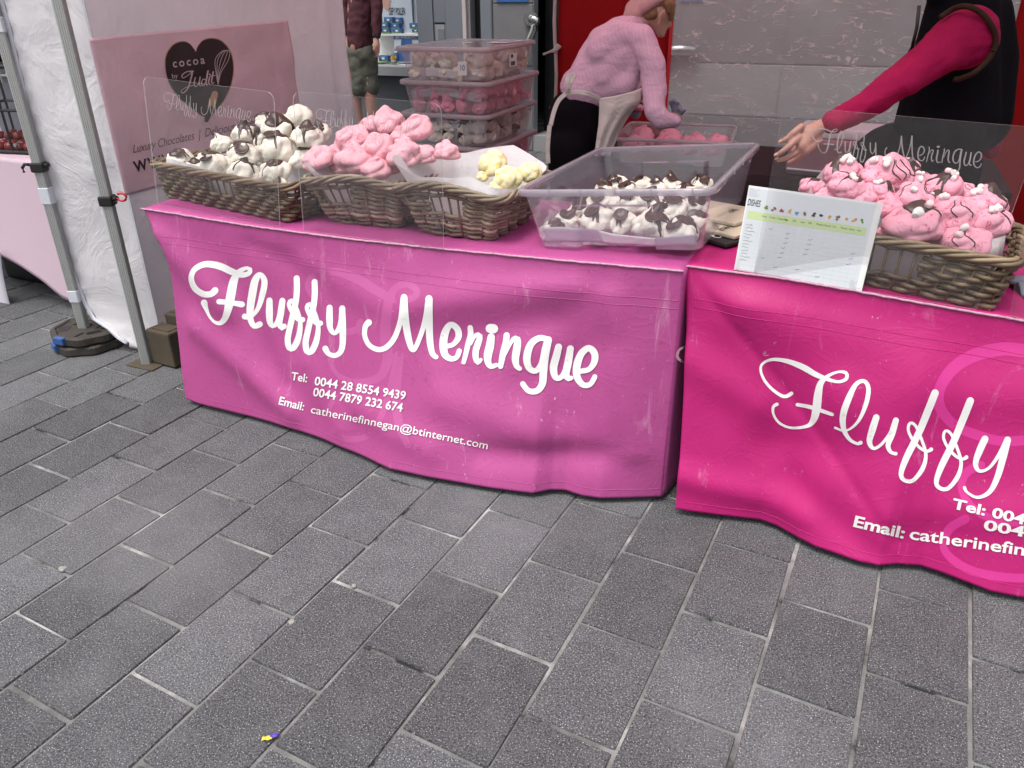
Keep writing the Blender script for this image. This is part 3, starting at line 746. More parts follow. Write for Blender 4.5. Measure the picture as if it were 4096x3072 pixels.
Z1 = lambda x: cov1.zt(x) + .003
Z2 = lambda x: cov2.zt(x) + .003
b1, dm1 = basket((-2.205, 2.50, Z1(-2.2)+.002), R(-8), (.70, .34), (.75, .38), .128, M['wick_brown'], 'long low brown wicker basket of white meringues with chocolate', (.02, .075, .45, .85), tilt=R(1.3))
b2, dm2 = basket((-1.615, 2.515, Z1(-1.62)), R(3), (.27, .30), (.41, .43), .165, M['wick_grey'], 'flared grey wicker basket heaped with pink meringues', (-.08, .06, .52, .84), lambda x, y: .012*math.cos(x*14))
b3, dm3 = basket((-1.215, 2.49, Z1(-1.2)), R(-3), (.27, .30), (.41, .42), .165, M['wick_grey'], 'flared grey wicker basket holding a few lemon meringues', (-.01, .06, .52, .84), lambda x, y: .014*math.cos(x*13 + .4))
b4, dm4 = basket((.165, 2.48, Z2(.165)), R(-8), (.52, .34), (.56, .38), .135, M['wick_brown'], 'brown wicker basket of pink meringues topped with marshmallows', (-.03, .09, .42, .82), tilt=R(3.4))
liner(b1, dm1, .12, [(.05,.0,0),(.2,.02,.0),(.38,.0,0),(.52,.035,-.01),(.6,.03,.0),(.72,.012,0),(.9,.0,0)], M['paper'], 'white greaseproof sheet lining the long low brown basket')
liner(b2, dm2, .15, [(.1,.0,0),(.3,.02,0),(.5,.07,.05),(.56,.02,.01),(.64,.03,.01),(.7,.0,0),(.95,.05,.03)], M['paper'], 'white greaseproof sheet lining the basket of plain pink meringues')
liner(b3, dm3, .15, [(.0,.03,.03),(.12,.10,.05),(.25,.06,.02),(.4,.10,.06),(.5,.11,.06),(.57,.05,.01),(.7,.06,-.01),(.78,.025,-.01),(.88,.0,.0)], M['paper'], 'large crumpled white greaseproof sheet spilling out around lemon meringues')
liner(b4, dm4, .125, [(.0,.0,0),(.12,.06,.0),(.25,.10,.0),(.38,.14,.02),(.46,.09,.03),(.55,.0,0),(.8,-.005,0)], M['paper'], 'white greaseproof sheet standing up behind marshmallow meringues')

# ------------------------------------------------------------------ meringues
NU, NV = 56, 40
def mer_point(seed, th, ph, off=0.0, style=0):
    st, ct = math.sin(th), math.cos(th)
    d = Vector((st*math.cos(ph), st*math.sin(ph), ct))
    sd = Vector((seed*3.7, seed*1.9, seed*7.1))
    k = 3 + seed % 3
    if style:                                                     # broken-looking boulders
        r = 1 + .24*noise.noise(d*1.25 + sd) + .05*(1 - 2*abs(noise.noise(d*1.9 + sd*1.3))) + .018*(1 - 2*abs(noise.noise(d*4.3 + sd))) + .012*(1 - 2*abs(noise.noise(d*7.5 + sd*.7))) + .012*noise.noise(d*13 + sd)
        r += .19 * (abs(math.sin((k-1)*ph*.5 + th*2.4 + seed))**.45 - .6) * st**1.1 - .05
        tip = math.exp(-(th/.30)**2) * (1.0 if seed % 3 == 0 else .45)
    else:
        r = 1 + .20*noise.noise(d*1.1 + sd) + .10*noise.noise(d*2.4 + sd) + .018*(1 - 2*abs(noise.noise(d*4.5 + sd))) + .015*noise.noise(d*12 + sd)
        r += .17 * (abs(math.sin(k*ph*.5 + th*2.2 + seed))**.55 - .6) * st**1.2 * (1 if ct > -.2 else .4)   # piped folds
        tip = math.exp(-(th/.27)**2) * (1 if seed % 2 else .6)
    r += tip * (.34 + .22*math.sin(seed*2.1))
    p = d * (r + off)
    p.z *= .86
    b = tip * (.30 if seed % 2 else .16)
    p.x += b*math.cos(seed*1.3) * max(0, p.z); p.y += b*math.sin(seed*1.3) * max(0, p.z)
    if p.z < -.42: p.z = -.42 - (p.z + .42) * -.25
    if style: p.z *= .92; p.x *= 1.1
    return p
def mer_data(name, seed, mat, style=0):
    vs = [mer_point(seed, math.pi * (j + .02) / (NV - .96), 2*math.pi*i/NU, 0, style) for j in range(NV) for i in range(NU)]
    fs = [(j*NU+i, (j+1)*NU+i, (j+1)*NU+(i+1) % NU, j*NU+(i+1) % NU) for j in range(NV-1) for i in range(NU)]
    fs += [tuple(range(NU)), tuple((NV-1)*NU + i for i in range(NU))[::-1]]
    me = bpy.data.meshes.new(name); me.from_pydata([tuple(v) for v in vs], [], fs); me.materials.append(mat)
    me.polygons.foreach_set('use_smooth', [True]*len(me.polygons)); return me
def choc_data(seed, amount, style=0):
    """chocolate run over the crown, with drips"""
    rgc = random.Random(seed*13+5); drips = [(rgc.uniform(0, 6.28), rgc.uniform(.5, 1.15), rgc.uniform(.07, .16)) for _ in range(4)]
    NA, NB = 90, 14; vs = []; top = []
    a0 = rgc.uniform(0, 6.28)
    for i in range(NA):
        ph = 2*math.pi*i/NA
        ext = amount * (.55 + .38*math.cos(ph - a0)) + .10*noise.noise(Vector((math.cos(ph)*2.2, math.sin(ph)*2.2, seed)))
        for (c, l, w) in drips:
            dd = (ph - c + math.pi) % (2*math.pi) - math.pi; ext += l * math.exp(-(dd/w)**2)
        top.append(max(.16, min(2.0, ext)))
    for j in range(NB + 1):
        for i in range(NA):
            t = j / NB; off = .045 if j < NB else -.03
            if j == NB - 1: off = .03
            vs.append(mer_point(seed, max(.02, top[i]*min(1, t*1.0)), 2*math.pi*i/NA, off, style))
    fs = [(j*NA+i, (j+1)*NA+i, (j+1)*NA+(i+1) % NA, j*NA+(i+1) % NA) for j in range(NB) for i in range(NA)] + [tuple(range(NA))]
    me = bpy.data.meshes.new('chocolate_drizzle'); me.from_pydata([tuple(v) for v in vs], [], fs); me.materials.append(M['choc'])
    me.polygons.foreach_set('use_smooth', [True]*len(me.polygons)); return me
def thread_data(seed, style=0):
    """thin chocolate threads zigzagging over the crown"""
    mb = MB(); rgc = random.Random(seed)
    for q in range(4):
        a = rgc.uniform(0, 6.28); pts = []
        for i in range(22):
            t = i/21; pts.append(mer_point(seed, .3 + .95*t, a + .5*t + .12*math.sin(t*7 + q), .012, style))
        mb.tube(pts, .028, 6)
    me = bpy.data.meshes.new('chocolate_threads'); me.from_pydata([tuple(v) for v in mb.v], [], mb.f); me.materials.append(M['choc'])
    me.polygons.foreach_set('use_smooth', [True]*len(me.polygons)); return me
def disc_data():
    mb = MB(); rings = []
    for r, z in ((.30, -.05), (.46, -.05), (.50, -.02), (.50, .02), (.46, .05), (.40, .052), (.38, .036), (.1, .036)):
        rings.append([Vector((r*math.cos(2*math.pi*k/28), r*math.sin(2*math.pi*k/28), z + .05*(r*math.cos(2*math.pi*k/28))**2)) for k in range(28)])
    mb.rings(rings); me = bpy.data.meshes.new('chocolate_button'); me.from_pydata([tuple(v) for v in mb.v], [], mb.f); me.materials.append(M['choc'])
    me.polygons.foreach_set('use_smooth', [True]*len(me.polygons)); return me
def marsh_data(mat):
    mb = MB(); rings = []
    for r, z in ((.08, -.165), (.125, -.155), (.147, -.11), (.152, 0), (.147, .11), (.125, .155), (.08, .165)):
        rings.append([Vector((r*math.cos(2*math.pi*k/12), r*math.sin(2*math.pi*k/12), z)) for k in range(12)])
    mb.rings(rings); me = bpy.data.meshes.new('marshmallow'); me.from_pydata([tuple(v) for v in mb.v], [], mb.f); me.materials.append(mat)
    me.polygons.foreach_set('use_smooth', [True]*len(me.polygons)); return me
NSEED = 9
MER = {k: [mer_data('meringue', s, M[m], st) for s in range(NSEED)] for k, m, st in (('white', 'mer_white', 0), ('pink', 'mer_pink', 1), ('hot', 'mer_hot', 1), ('yellow', 'mer_yellow', 0))}
CH = [choc_data(s, .95) for s in range(NSEED)]; CH1 = [choc_data(s, .75, 1) for s in range(NSEED)]
TH = [thread_data(s, 1) for s in range(NSEED)]; DISC = disc_data(); MARSH = [marsh_data(M['marsh']), marsh_data(M['marsh_p'])]
rgm = random.Random(21)
def meringue(kind, p, r, label, group, choc=0, disc=0, threads=0, marsh=0, tilt=.5, toward=True):
    s = rgm.randrange(NSEED)
    o = link('meringue', MER[kind][s]); o.location = p; o.scale = (r, r, r)
    lean = rgm.uniform(0, tilt)
    ax = rgm.uniform(-1.2, 1.2) - math.pi/2 if toward else rgm.uniform(0, 6.28)         # crowns lean out over the edge of the heap
    ux = Vector((-math.sin(ax), math.cos(ax), 0))
    o.rotation_mode = 'QUATERNION'
    from mathutils import Quaternion
    o.rotation_quaternion = Quaternion(ux, lean) @ Quaternion((0, 0, 1), rgm.uniform(0, 6.28))
    tag(o, label, 'meringue', group)
    st = 1 if kind in ('pink', 'hot') else 0
    if choc: link('chocolate_drizzle', (CH1 if st else CH)[s], None, o)
    if threads: link('chocolate_threads', TH[s], None, o)
    inv = o.rotation_quaternion.inverted()
    def on(th, ph, off):                                         # a spot on the body, picked in world directions
        d = inv @ Vector((math.sin(th)*math.cos(ph), math.sin(th)*math.sin(ph), math.cos(th)))
        q = mer_point(s, math.acos(max(-1, min(1, d.z))), math.atan2(d.y, d.x), off, st); return q, d
    if disc:
        q, d = on(rgm.uniform(.35, .8), -math.pi/2 + rgm.uniform(-.8, .8), .04)
        c = link('chocolate_button', DISC, None, o); c.location = q; k = .9 if disc == 1 else 1.0; c.scale = (k,)*3
        c.rotation_mode = 'QUATERNION'; c.rotation_quaternion = (d + Vector((rgm.uniform(-.5,.5), rgm.uniform(-.5,.5), .3))).to_track_quat('Z', 'Y')
    ph0 = -math.pi/2 + rgm.uniform(-.7, .7); th0 = rgm.uniform(.3, .7)
    for _ in range(marsh):
        q, d = on(max(.05, th0 + rgm.uniform(-.30, .30)), ph0 + rgm.uniform(-.55, .55), .14)
        c = link('marshmallow', MARSH[rgm.random() < .28], None, o); c.location = q
        c.rotation_euler = (rgm.uniform(0, 3), rgm.uniform(0, 3), rgm.uniform(0, 3))
    return o
def describe(kind, o):
    col = {'white': 'white', 'pink': 'plain pink', 'hot': 'pink', 'yellow': 'lemon yellow'}[kind]
    b = [c.name.split('.')[0] for c in o.children]; n = b.count('marshmallow'); x = []
    if 'chocolate_button' in b: x.append('chocolate button')
    elif 'chocolate_drizzle' in b: x.append('poured chocolate')
    if 'chocolate_threads' in b: x.append('chocolate threads')
    if n: x.append({1: 'one marshmallow', 2: 'two marshmallows'}.get(n, '%d marshmallows' % n))
    return col + ' meringue' + (' with ' + ' and '.join(x) if x else '')
def heap(ox, oy, sc, lst, kind, where, group, **kw):
    made = []
    for it in lst:
        x, y, r, Y = it[:4]; opt = dict(kw)
        if len(it) > 4: opt.update(it[4])
        p = atY(ox + sc*x, oy + sc*y, Y); rad = r * sc * pxm(p) * 1.0
        made.append(meringue(kind, p, rad, 'meringue', group, **opt))
    zs = sorted(o.location.z for o in made); rs = sorted(o.scale.x for o in made); ys = sorted(o.location.y for o in made); n = len(made)
    for o in made:
        size = 'large ' if o.scale.x >= rs[int(n*.75)] else ('small ' if o.scale.x <= rs[int(n*.25)] else '')
        if o.location.z >= zs[-1] - 1e-6: spot = 'topping'
        elif o.location.z >= zs[int(n*.66)]: spot = 'high up in'
        elif o.location.y <= ys[int(n*.33)]: spot = 'at the front of'
        else: spot = 'in the middle of'
        o['label'] = size + describe(kind, o) + ' ' + spot + ' ' + where
D = dict
heap(500, 300, .4219, [(530,810,122,2.45,D(disc=1)),(665,885,92,2.41),(870,870,138,2.42,D(disc=1)),(1125,950,152,2.40),(1420,930,140,2.39),(1475,1045,90,2.37,D(disc=1,choc=0)),
  (1130,770,148,2.50,D(disc=1)),(925,665,105,2.56),(1130,560,110,2.60),(1450,705,158,2.50,D(disc=1)),(1640,830,85,2.50,D(choc=0)),(1330,440,90,2.64),(1470,510,158,2.61),(1650,395,125,2.66,D(choc=0)),(1740,600,140,2.58),(1850,560,105,2.64),
  (770,820,100,2.54),(1290,780,110,2.58,D(choc=0)),(1290,930,100,2.52,D(choc=0)),(1000,900,100,2.50,D(choc=0)),(1300,600,105,2.63),(1600,700,110,2.62,D(choc=0)),(1700,760,100,2.57)],
  'white', 'the long basket', 'white meringues in the long basket', choc=1)
heap(1100, 300, .5425, [(330,620,112,2.42),(450,575,72,2.49),(590,630,128,2.39),(740,705,104,2.37),(855,685,62,2.42),(570,480,117,2.52),(760,540,118,2.46),(960,590,122,2.43),(1110,585,82,2.47),(830,340,110,2.60),(720,370,80,2.60),(1045,405,118,2.58),(935,475,98,2.54),(1265,570,88,2.50),(650,420,66,2.60),
  (700,620,90,2.52),(880,600,90,2.55),(480,680,80,2.48)], 'pink', 'the flared basket', 'pink meringues in the grey basket')
heap(1100, 300, .5425, [(1610,655,105,2.58),(1715,765,102,2.50),(1880,722,85,2.56),(1530,752,42,2.52),(1640,850,80,2.48)], 'yellow', 'the crumpled paper', 'lemon meringues')
heap(2850, 500, .5633, [(700,440,78,2.50),(945,440,120,2.44,D(marsh=4)),(930,330,115,2.56,D(marsh=7)),(1240,350,155,2.52,D(marsh=5,choc=0,threads=1)),(1375,310,85,2.60,D(marsh=2)),(1440,400,92,2.58,D(marsh=2)),(1425,520,125,2.43,D(threads=1,choc=0,marsh=2)),(1255,600,95,2.40,D(choc=0)),(1650,440,125,2.52,D(marsh=4)),(1545,430,75,2.56,D(choc=0)),(1775,480,80,2.55,D(choc=0,threads=1)),(1600,540,85,2.48,D(marsh=1)),
  (1710,640,155,2.40,D(choc=0,threads=1,marsh=2)),(1430,705,180,2.35,D(marsh=4)),(1250,780,85,2.37,D(choc=0)),(1930,550,135,2.46,D(marsh=4)),(1965,700,140,2.41,D(marsh=5)),(1780,855,155,2.33,D(marsh=2,choc=0,threads=1)),(1190,470,95,2.47,D(marsh=5)),(1080,520,110,2.45,D(choc=0)),(1600,760,100,2.40,D(choc=0)),(820,540,110,2.44,D(choc=0)),(1000,600,110,2.42,D(choc=0))],
  'hot', 'the marshmallow basket', 'marshmallow meringues', choc=1)
# ------------------------------------------------------------------ clear plastic storage boxes
def tub_mesh(w, d, h, tp, notch=True, recess=True):
    """open tapered box with handle recess in each short face; origin under front centre of the rim"""
    def ring(z, nd):
        t = z / h; ins = tp * (1 - t); W, Dp = w - 2*ins - .03, d - 2*ins - .03; r = .035
        pts = []
        nw = w * .185
        def side(y, sgn):
            e = nd if nd else 0
            return [(-nw - .012, y), (-nw, y + sgn*e), (nw, y + sgn*e), (nw + .012, y)]
        x0, x1, y0, y1 = -W/2, W/2, ins + .015, ins + .015 + Dp
        def arc(cx, cy, a0): return [(cx + r*math.cos(R(a0 + 90*k/4)), cy + r*math.sin(R(a0 + 90*k/4))) for k in range(5)]
        pts += arc(x0 + r, y0 + r, 180) + side(y0, 1) + arc(x1 - r, y0 + r, 270) + arc(x1 - r, y1 - r, 0) + side(y1, -1)[::-1] + arc(x0 + r, y1 - r, 90)
        return [Vector((x, y, z)) for x, y in pts]
    nd = .028 if notch else 0
    rs = [ring(0, nd), ring(h*.02, nd), ring(h*.5, nd), ring(h*.70, nd), ring(h*.702, 0), ring(h*.85, 0), ring(h*.99, 0)]
    m = MB(); m.rings(rs, True, False); return m
def rim_mesh(w, d, h, rt=.020):
    m = MB(); prof = ((-.016, -.004), (-.012, 0), (-.002, 0), (0, -.004), (.0, -rt), (-.004, -rt), (-.005, -.006), (-.016, -.008))
    rings = []
    for o, z in prof: rings.append([Vector((x, y, h + z)) for x, y in rrect(w + 2*o, d + 2*o, .045 + o, 5, 0, d/2)])
    m.rings(rings + [rings[0]], False, False); return m
def lid_mesh(w, d, z):
    m = MB(); prof = ((.004, -.016), (.008, -.014), (.008, .002), (.004, .008), (-.006, .010), (-.014, .009), (-.028, .003), (-.034, .003))
    rings = [[Vector((x, y, z + dz)) for x, y in rrect(w + 2*o, d + 2*o, .05 + o, 5, 0, d/2)] for o, dz in prof]
    m.rings(rings, False, True); return m
# the open box on the stall, propped on the signs at its right
BX = Matrix.Translation((-.637, 2.236, .7985)) @ Matrix.Rotation(R(-1.8), 4, 'Z') @ Matrix.Translation((-.311, 0, 0)) @ Matrix.Rotation(R(-5.4), 4, 'Y') @ Matrix.Translation((.311, 0, 0))
bw, bd, bh, btp = .622, .805, .192, .036
ob = empty('storage_box', (0, 0, 0), 0, 'open clear plastic storage box of white meringues, without a lid', 'storage box'); ob.matrix_world = BX
t_ = tub_mesh(bw, bd, bh, btp).build('tub', M['tub'], ob, False); t_.modifiers.new('wall', 'SOLIDIFY').thickness = .0022
rim_mesh(bw, bd, bh).build('rim', M['tub_rim'], ob, True)
clips = MB()
for x in (-.19, -.09, .02, .13, .25): clips.box((x - .002, -.0015, bh - .019), (x + .002, .002, bh + .002))
for y in (.15, .3, .45, .62): clips.box((bw/2 - .002, y - .002, bh - .019), (bw/2 + .0015, y + .002, bh + .002))
tag(clips.build('rim_ribs', M['tub_rim'], ob), kind='stuff')
def lin(u, v):
    x = lerp(-.245, .245, u); y = .075 + .01*math.sin(u*7); z = .008 + v*(.040 + .012*math.sin(u*5 + 1)); return BX @ Vector((x, y + v*(-.012) + .004*math.sin(u*23), z))
ls = sheet('liner_paper', 40, 6, lin, M['paper'], None, .0006); tag(ls, 'white greaseproof strip at the front of the open storage box', 'paper')
heap(2000, 450, .4973, [(430,965,108,2.40),(545,890,98,2.47),(790,890,140,2.39),(985,905,115,2.40),(1215,915,145,2.38),(1455,970,142,2.38),(1580,890,112,2.46),
  (650,800,105,2.55),(820,730,115,2.60),(1010,745,125,2.56),(1200,740,125,2.57),(1400,790,125,2.52),(1560,760,105,2.58),(930,595,95,2.80),(1130,600,95,2.78),(1370,598,90,2.78),(1620,590,85,2.80),
  (840,620,80,2.74),(1020,620,80,2.72),(1270,625,85,2.70),(1500,640,85,2.70),(700,900,90,2.5),(1330,850,100,2.50)],
  'white', 'the open storage box', 'meringues in the open storage box', choc=1, disc=2, tilt=.35)
# the stack behind
SW, SD, SH = .569, .782, .177
tub_d = tub_mesh(SW, SD, SH - .008, .030); rim_d = rim_mesh(SW, SD, SH - .012, .018)
labels7 = ['lowest clear plastic storage box of the tall lidded stack', 'second clear storage box from the ground in the tall stack', 'third clear storage box from the ground in the tall stack',
  'clear lidded storage box of pink meringues under one of chocolate-topped ones', 'clear lidded storage box of chocolate-topped white meringues in the stack', 'clear lidded storage box of pink meringues just below the stack top',
  'topmost clear lidded storage box of the stack, with a price ticket reading 10']
proto = None
for k in range(7):
    z = 1.269 - (7 - k)*.177 + .004
    o = empty('storage_box', (-2.222 + rgm.uniform(-.008, .008), 4.149 + rgm.uniform(-.01, .01), z), R(.3 + rgm.uniform(-1, 1)), labels7[k], 'storage box', 'lidded boxes in the tall stack')
    if proto is None:
        tub_d.build('tub', M['tub_back'], o); rim_d.build('rim', M['tub_back_rim'], o, True); lid_mesh(SW, SD, SH - .012).build('lid', M['tub_back_rim'], o, True); proto = o
    else:
        for ch in proto.children:
            if ch.name.split('.')[0] in ('tub', 'rim', 'lid'): c = ch.copy(); COL.objects.link(c); c.parent = o
    if k < 2: continue
    kind = ['pink', 'white', 'pink', 'white', 'pink', 'white', 'white'][k]; 
    kind = {2: 'pink', 3: 'pink', 4: 'white', 5: 'pink', 6: 'white'}[k]
    rows = [(.085, 2), (.20, 2), (.32, 2), (.44, 2), (.56, 2), (.68, 2)]
    for yy, lay in rows:
        for l in range(lay):
            for ix in range(5 if yy < .1 else 2):
                x = (-.19 + .095*ix) if yy < .1 else (.10 + .095*ix)
                if l == 1 and rgm.random() < .12: continue
                rr = .046 + rgm.uniform(-.003, .005)
                p = o.matrix_basis @ Vector((x + rgm.uniform(-.008, .008) + l*.01, yy + rgm.uniform(-.008, .008), .034 + l*.066))
                mo = meringue('hot' if kind == 'pink' else 'white', p, rr, 'meringue', 'meringues packed in stacked box %d' % (k + 1), choc=(k == 4 and rgm.random() < .7), tilt=1.4)
                box = {2: 'third lowest stacked box', 3: 'box below the chocolate-topped ones', 4: 'middle stacked box', 5: 'box below the stack top', 6: 'topmost lidded box'}[k]
                mo['label'] = describe('hot' if kind == 'pink' else 'white', mo) + (', upper layer' if l else ', bottom layer') + (' at the front of the ' if yy < .1 else ' at the side of the ') + box
    sh = sheet('liner_paper', 24, 6, lambda u, v: o.matrix_basis @ Vector((lerp(-.225, .225, u), .052 - .006*v + .004*math.sin(u*19), (.006 + v*.05 if k == 6 else .085 + v*.045 - .03*abs(u-.4)) + .006*math.sin(u*6 + k))), M['paper'], None, .0006)
    tag(sh, {2: 'white paper strip in the third box from the ground of the tall stack', 3: 'white paper strip in the box under the chocolate-topped ones', 4: 'white paper strip in the box of chocolate-topped meringues', 5: 'white paper strip across the box of pink meringues below the stack top', 6: 'white paper strip at the bottom of the topmost lidded box'}[k], 'paper')
    if k == 6:
        tk = empty('price_ticket', o.matrix_basis @ Vector((.135, .006, .066)), R(2), 'small white price ticket reading 10 on the topmost box', 'ticket')
        MB().box((-.026, -.003, -.036), (.026, 0, .036)).build('card', M['card_w'], tk)
        m = MB(); text_on(m, '10', (-.016, -.010), (.016, -.010), (lambda x, y, l: Vector((x, -.0038, y)), -1), .03, .01); m.build('number', M['poster_b'], tk)
        st = empty('barcode_label', o.matrix_basis @ Vector((SW/2 - .010, .40, .085)), R(90), 'white barcode sticker on the side of the topmost box', 'label')
        MB().box((-.055, -.004, -.036), (.055, -.003, .036)).build('sticker', M['card_w'], st)
        m = MB(); m.box((-.03, -.0052, .012), (.0, -.0045, .030))
        for q in range(12): m.box((-.035 + q*.0055, -.0052, -.03), (-.035 + q*.0055 + (.003 if q % 3 else .0015), -.0045, -.008))
        m.build('bars', M['print_k'], st)
        st = MB().box((-.05, .40, .1545), (-.0, .46, .1552)); s2 = st.build('barcode_label', M['card_w']); s2.matrix_world = Matrix.Translation((0, 0, .0185)) @ o.matrix_basis; tag(s2, 'small white sticker on the lid of the topmost box', 'label')
        s3 = MB().box((.10, .42, .1545), (.23, .70, .1552)).build('printed_label', M['card_w']); s3.matrix_world = Matrix.Translation((0, 0, .0185)) @ o.matrix_basis; tag(s3, 'large printed label lying on the lid of the topmost box', 'label')
        m = MB(); 
        for q in range(5): m.box((.115, .50 + q*.035, .1553), (.215, .515 + q*.035, .1556))
        m.build('print', M['poster_b'], s3)
# rear table and tray
rt = empty('rear_table', (-.40, 4.35, 0), 0, 'rear table under a dark cover behind the stall', 'table')
def skirt(u, v):
    P = [(-.95, .40), (-.95, -.40), (1.05, -.40), (1.05, .40)]
    s = u*3; i = min(2, int(s)); a, b = P[i], P[i+1]; x, y = lerp(a[0], b[0], s-i), lerp(a[1], b[1], s-i)
    return Vector((x + .012*v*math.sin(u*60), y - .02*v - .012*v*math.sin(u*80), lerp(.74, .03, v)))
sheet('cover_skirt', 90, 12, skirt, M['rear_dark'], rt, .0015)
MB().box((-.95, -.40, .72), (1.05, .40, .742)).build('tabletop', M['rear_dark'], rt)
TR = Matrix.Translation((-.86, 3.99, .745)) @ Matrix.Rotation(R(6), 4, 'Z')
tr = empty('storage_tray', (0, 0, 0), 0, 'open clear tray of pink meringues below the bending woman', 'tray'); tr.matrix_world = TR
tub_mesh(.60, .56, .13, .025).build('tub', M['tub_back'], tr); rim_mesh(.60, .56, .13, .016).build('rim', M['tub_back_rim'], tr, True)
for x, y in ((-.20, .12), (-.06, .13), (.07, .12), (.2, .13), (-.18, .26), (-.04, .27), (.1, .26), (.21, .28), (-.2, .4), (-.05, .42)):
    meringue('hot', TR @ Vector((x, y, .075)), .058, 'pink meringue in the open tray below the bending woman', 'meringues in the open tray', tilt=.3)
pb = empty('folded_cover', (-.02, 4.0, .745), R(-4), 'pink folded fabric cover with a zip on the rear table', 'cover')
MB().box((-.28, -.03, 0), (.28, .30, .17), None, .02).build('folded_fabric', M['box_pink'], pb, False)
m = MB(); m.tube([(-.27, -.034, .030), (.27, -.034, .022)], .006, 6); m.build('zip', M['zip'], pb)
MB().box((-.26, .0, .172), (.26, .27, .215), None, .015).build('white_panel', M['white_fab'], pb)

# ------------------------------------------------------------------ acrylic shields, allergen sheet, signs
def shield(TL, TR_, BR, BL, label, zt, strokes_px=None, rad=.03):
    pBL, pBR = atZ(*BL, zt(atZ(*BL, .79).x)), atZ(*BR, zt(atZ(*BR, .79).x))
    pTL, pTR = atY(*TL, pBL.y + .012), atY(*TR_, pBR.y + .012)
    o = empty('acrylic_shield', (pBL + pBR)/2, 0, label, 'sneeze guard', 'acrylic shields along the stall front')
    inv = Matrix.Translation(-o.location)
    def at(u, v, lift=0):
        p = pBL.lerp(pBR, u).lerp(pTL.lerp(pTR, u), v); return p + Vector((0, -lift, 0))
    W = (pBR - pBL).length; Hh = (pTL - pBL).length; r = rad
    out = [(0, 0), (1, 0)]
    for k in range(7): a = R(90*k/6); out.append((1 - r/W + r/W*math.cos(a), 1 - r/Hh + r/Hh*math.sin(a)))
    for k in range(7): a = R(90 + 90*k/6); out.append((r/W + r/W*math.cos(a), 1 - r/Hh + r/Hh*math.sin(a)))
    n = len(out); fr = [inv @ at(u, v, .002) for u, v in out]; bk = [inv @ at(u, v, -.002) for u, v in out]
    m = MB(); m.add(fr + bk, [tuple(range(n)), tuple(range(2*n-1, n-1, -1))]); m.build('pane', M['acrylic'], o)
    m = MB(); m.add(fr + bk, [(i, n+i, n+(i+1) % n, (i+1) % n) for i in range(n)]); m.build('polished_edge', M['edge'], o)
    if strokes_px:
        (x0, y0), (x1, y1), hgt = strokes_px                     # ends of the text line in photo pixels
        yy = (pBL.y + pBR.y)/2
        sx = [p[0] for s_ in SCRIPT for p in s_]; a0, a1 = min(sx), max(sx)
        def place_(x, y, l):
            u = (x - a0)/(a1 - a0); base = 1290 + (x - 880)*.173; v = y - base
            px_ = lerp(x0, x1, u); py_ = lerp(y0, y1, u) + v*hgt
            p = atY(px_, py_, yy)
            f = (p.x - pBL.x)/(pBR.x - pBL.x); yv = lerp(pBL.y, pBR.y, f)
            p = atY(px_, py_, yv + .012*max(0, min(1, (p.z - pBL.z)/Hh)) - .0032)
            return inv @ (p + Vector((0, -l*.3, 0)))
        m = MB()
        for i, s_ in enumerate(SCRIPT): stroke_mesh(m, s_, 11.5, place_, 9, .0004*i)
        m.build('etched_lettering', M['etch'], o)
    return o
shield((570,305), (1095,370), (1120,905), (632,815), 'scratched clear acrylic shield in front of the long low brown basket', Z1, ((655,435), (1005,487), .29))
shield((1170,365), (1765,415), (1775,997), (1215,920), 'scratched clear acrylic shield in front of the two flared grey baskets', Z1, ((1265,508), (1655,534), .32))
shield((3132,424), (4172,512), (3906,1238), (3015,1092), 'clear acrylic shield behind the allergen sheet and the marshmallow meringues', Z2, ((3250,606), (3925,672), .42))
shield((4150,560), (4700,620), (4640,1420), (4040,1262), 'clear acrylic shield at the far end beyond the marshmallow meringues', Z2)

pBL, pBR = atZ(2936,1079,Z2(-.28)), atZ(3446,1166,Z2(.08)); pTL, pTR = atY(2996,741,pBL.y + .05), atY(3533,814,pBR.y + .05)
al = empty('allergen_sheet', (pBL + pBR)/2, 0, 'laminated white allergen chart leaning against the marshmallow basket', 'menu sheet'); inv = Matrix.Translation(-al.location)
nrm = (pBR - pBL).cross(pTL - pBL).normalized(); nrm = nrm if nrm.y < 0 else -nrm
def S(u, v, lift=0.0): return inv @ (pBL.lerp(pBR, u).lerp(pTL.lerp(pTR, u), v) + nrm*(lift + .004*math.sin(u*3.1)*v))
def slab(u0, v0, u1, v1, z0, z1, mat, name, nu=10):
    m = MB(); f, g = grid(nu, 3, lambda a, b: S(lerp(u0, u1, a), lerp(v0, v1, b), z1)); m.add(f, g)
    f2, g2 = grid(nu, 3, lambda a, b: S(lerp(u0, u1, a), lerp(v0, v1, b), z0)); m.add(f2, [q[::-1] for q in g2])
    per = [(lerp(u0, u1, i/9), v0) for i in range(10)] + [(u1, lerp(v0, v1, .5)), (u1, v1)] + [(lerp(u1, u0, i/9), v1) for i in range(1, 10)] + [(u0, lerp(v0, v1, .5))]
    n = len(per); m.add([S(u, v, z0) for u, v in per] + [S(u, v, z1) for u, v in per], [(i, (i+1) % n, n+(i+1) % n, n+i) for i in range(n)])
    return m.build(name, mat, al)
slab(0, 0, 1, 1, -.004, 0, M['card_w'], 'holder'); chart = slab(.012, .012, .955, .975, .0006, .0016, M['sheet'], 'chart')
slab(.955, .03, .99, .88, .0004, .001, M['card_w'], 'second_page', 3)
d1 = lambda x, y, l: S(x, y, .0021 + l)
def rect(m, u0, v0, u1, v1, l=.0021):
    f, g = grid(8, 2, lambda a, b: S(lerp(u0, u1, a), lerp(v0, v1, b), l)); m.add(f, g)
m = MB(); rect(m, .03, .62, .93, .715, .0019); m.build('heading_band', M['print_g'], chart)
m = MB()
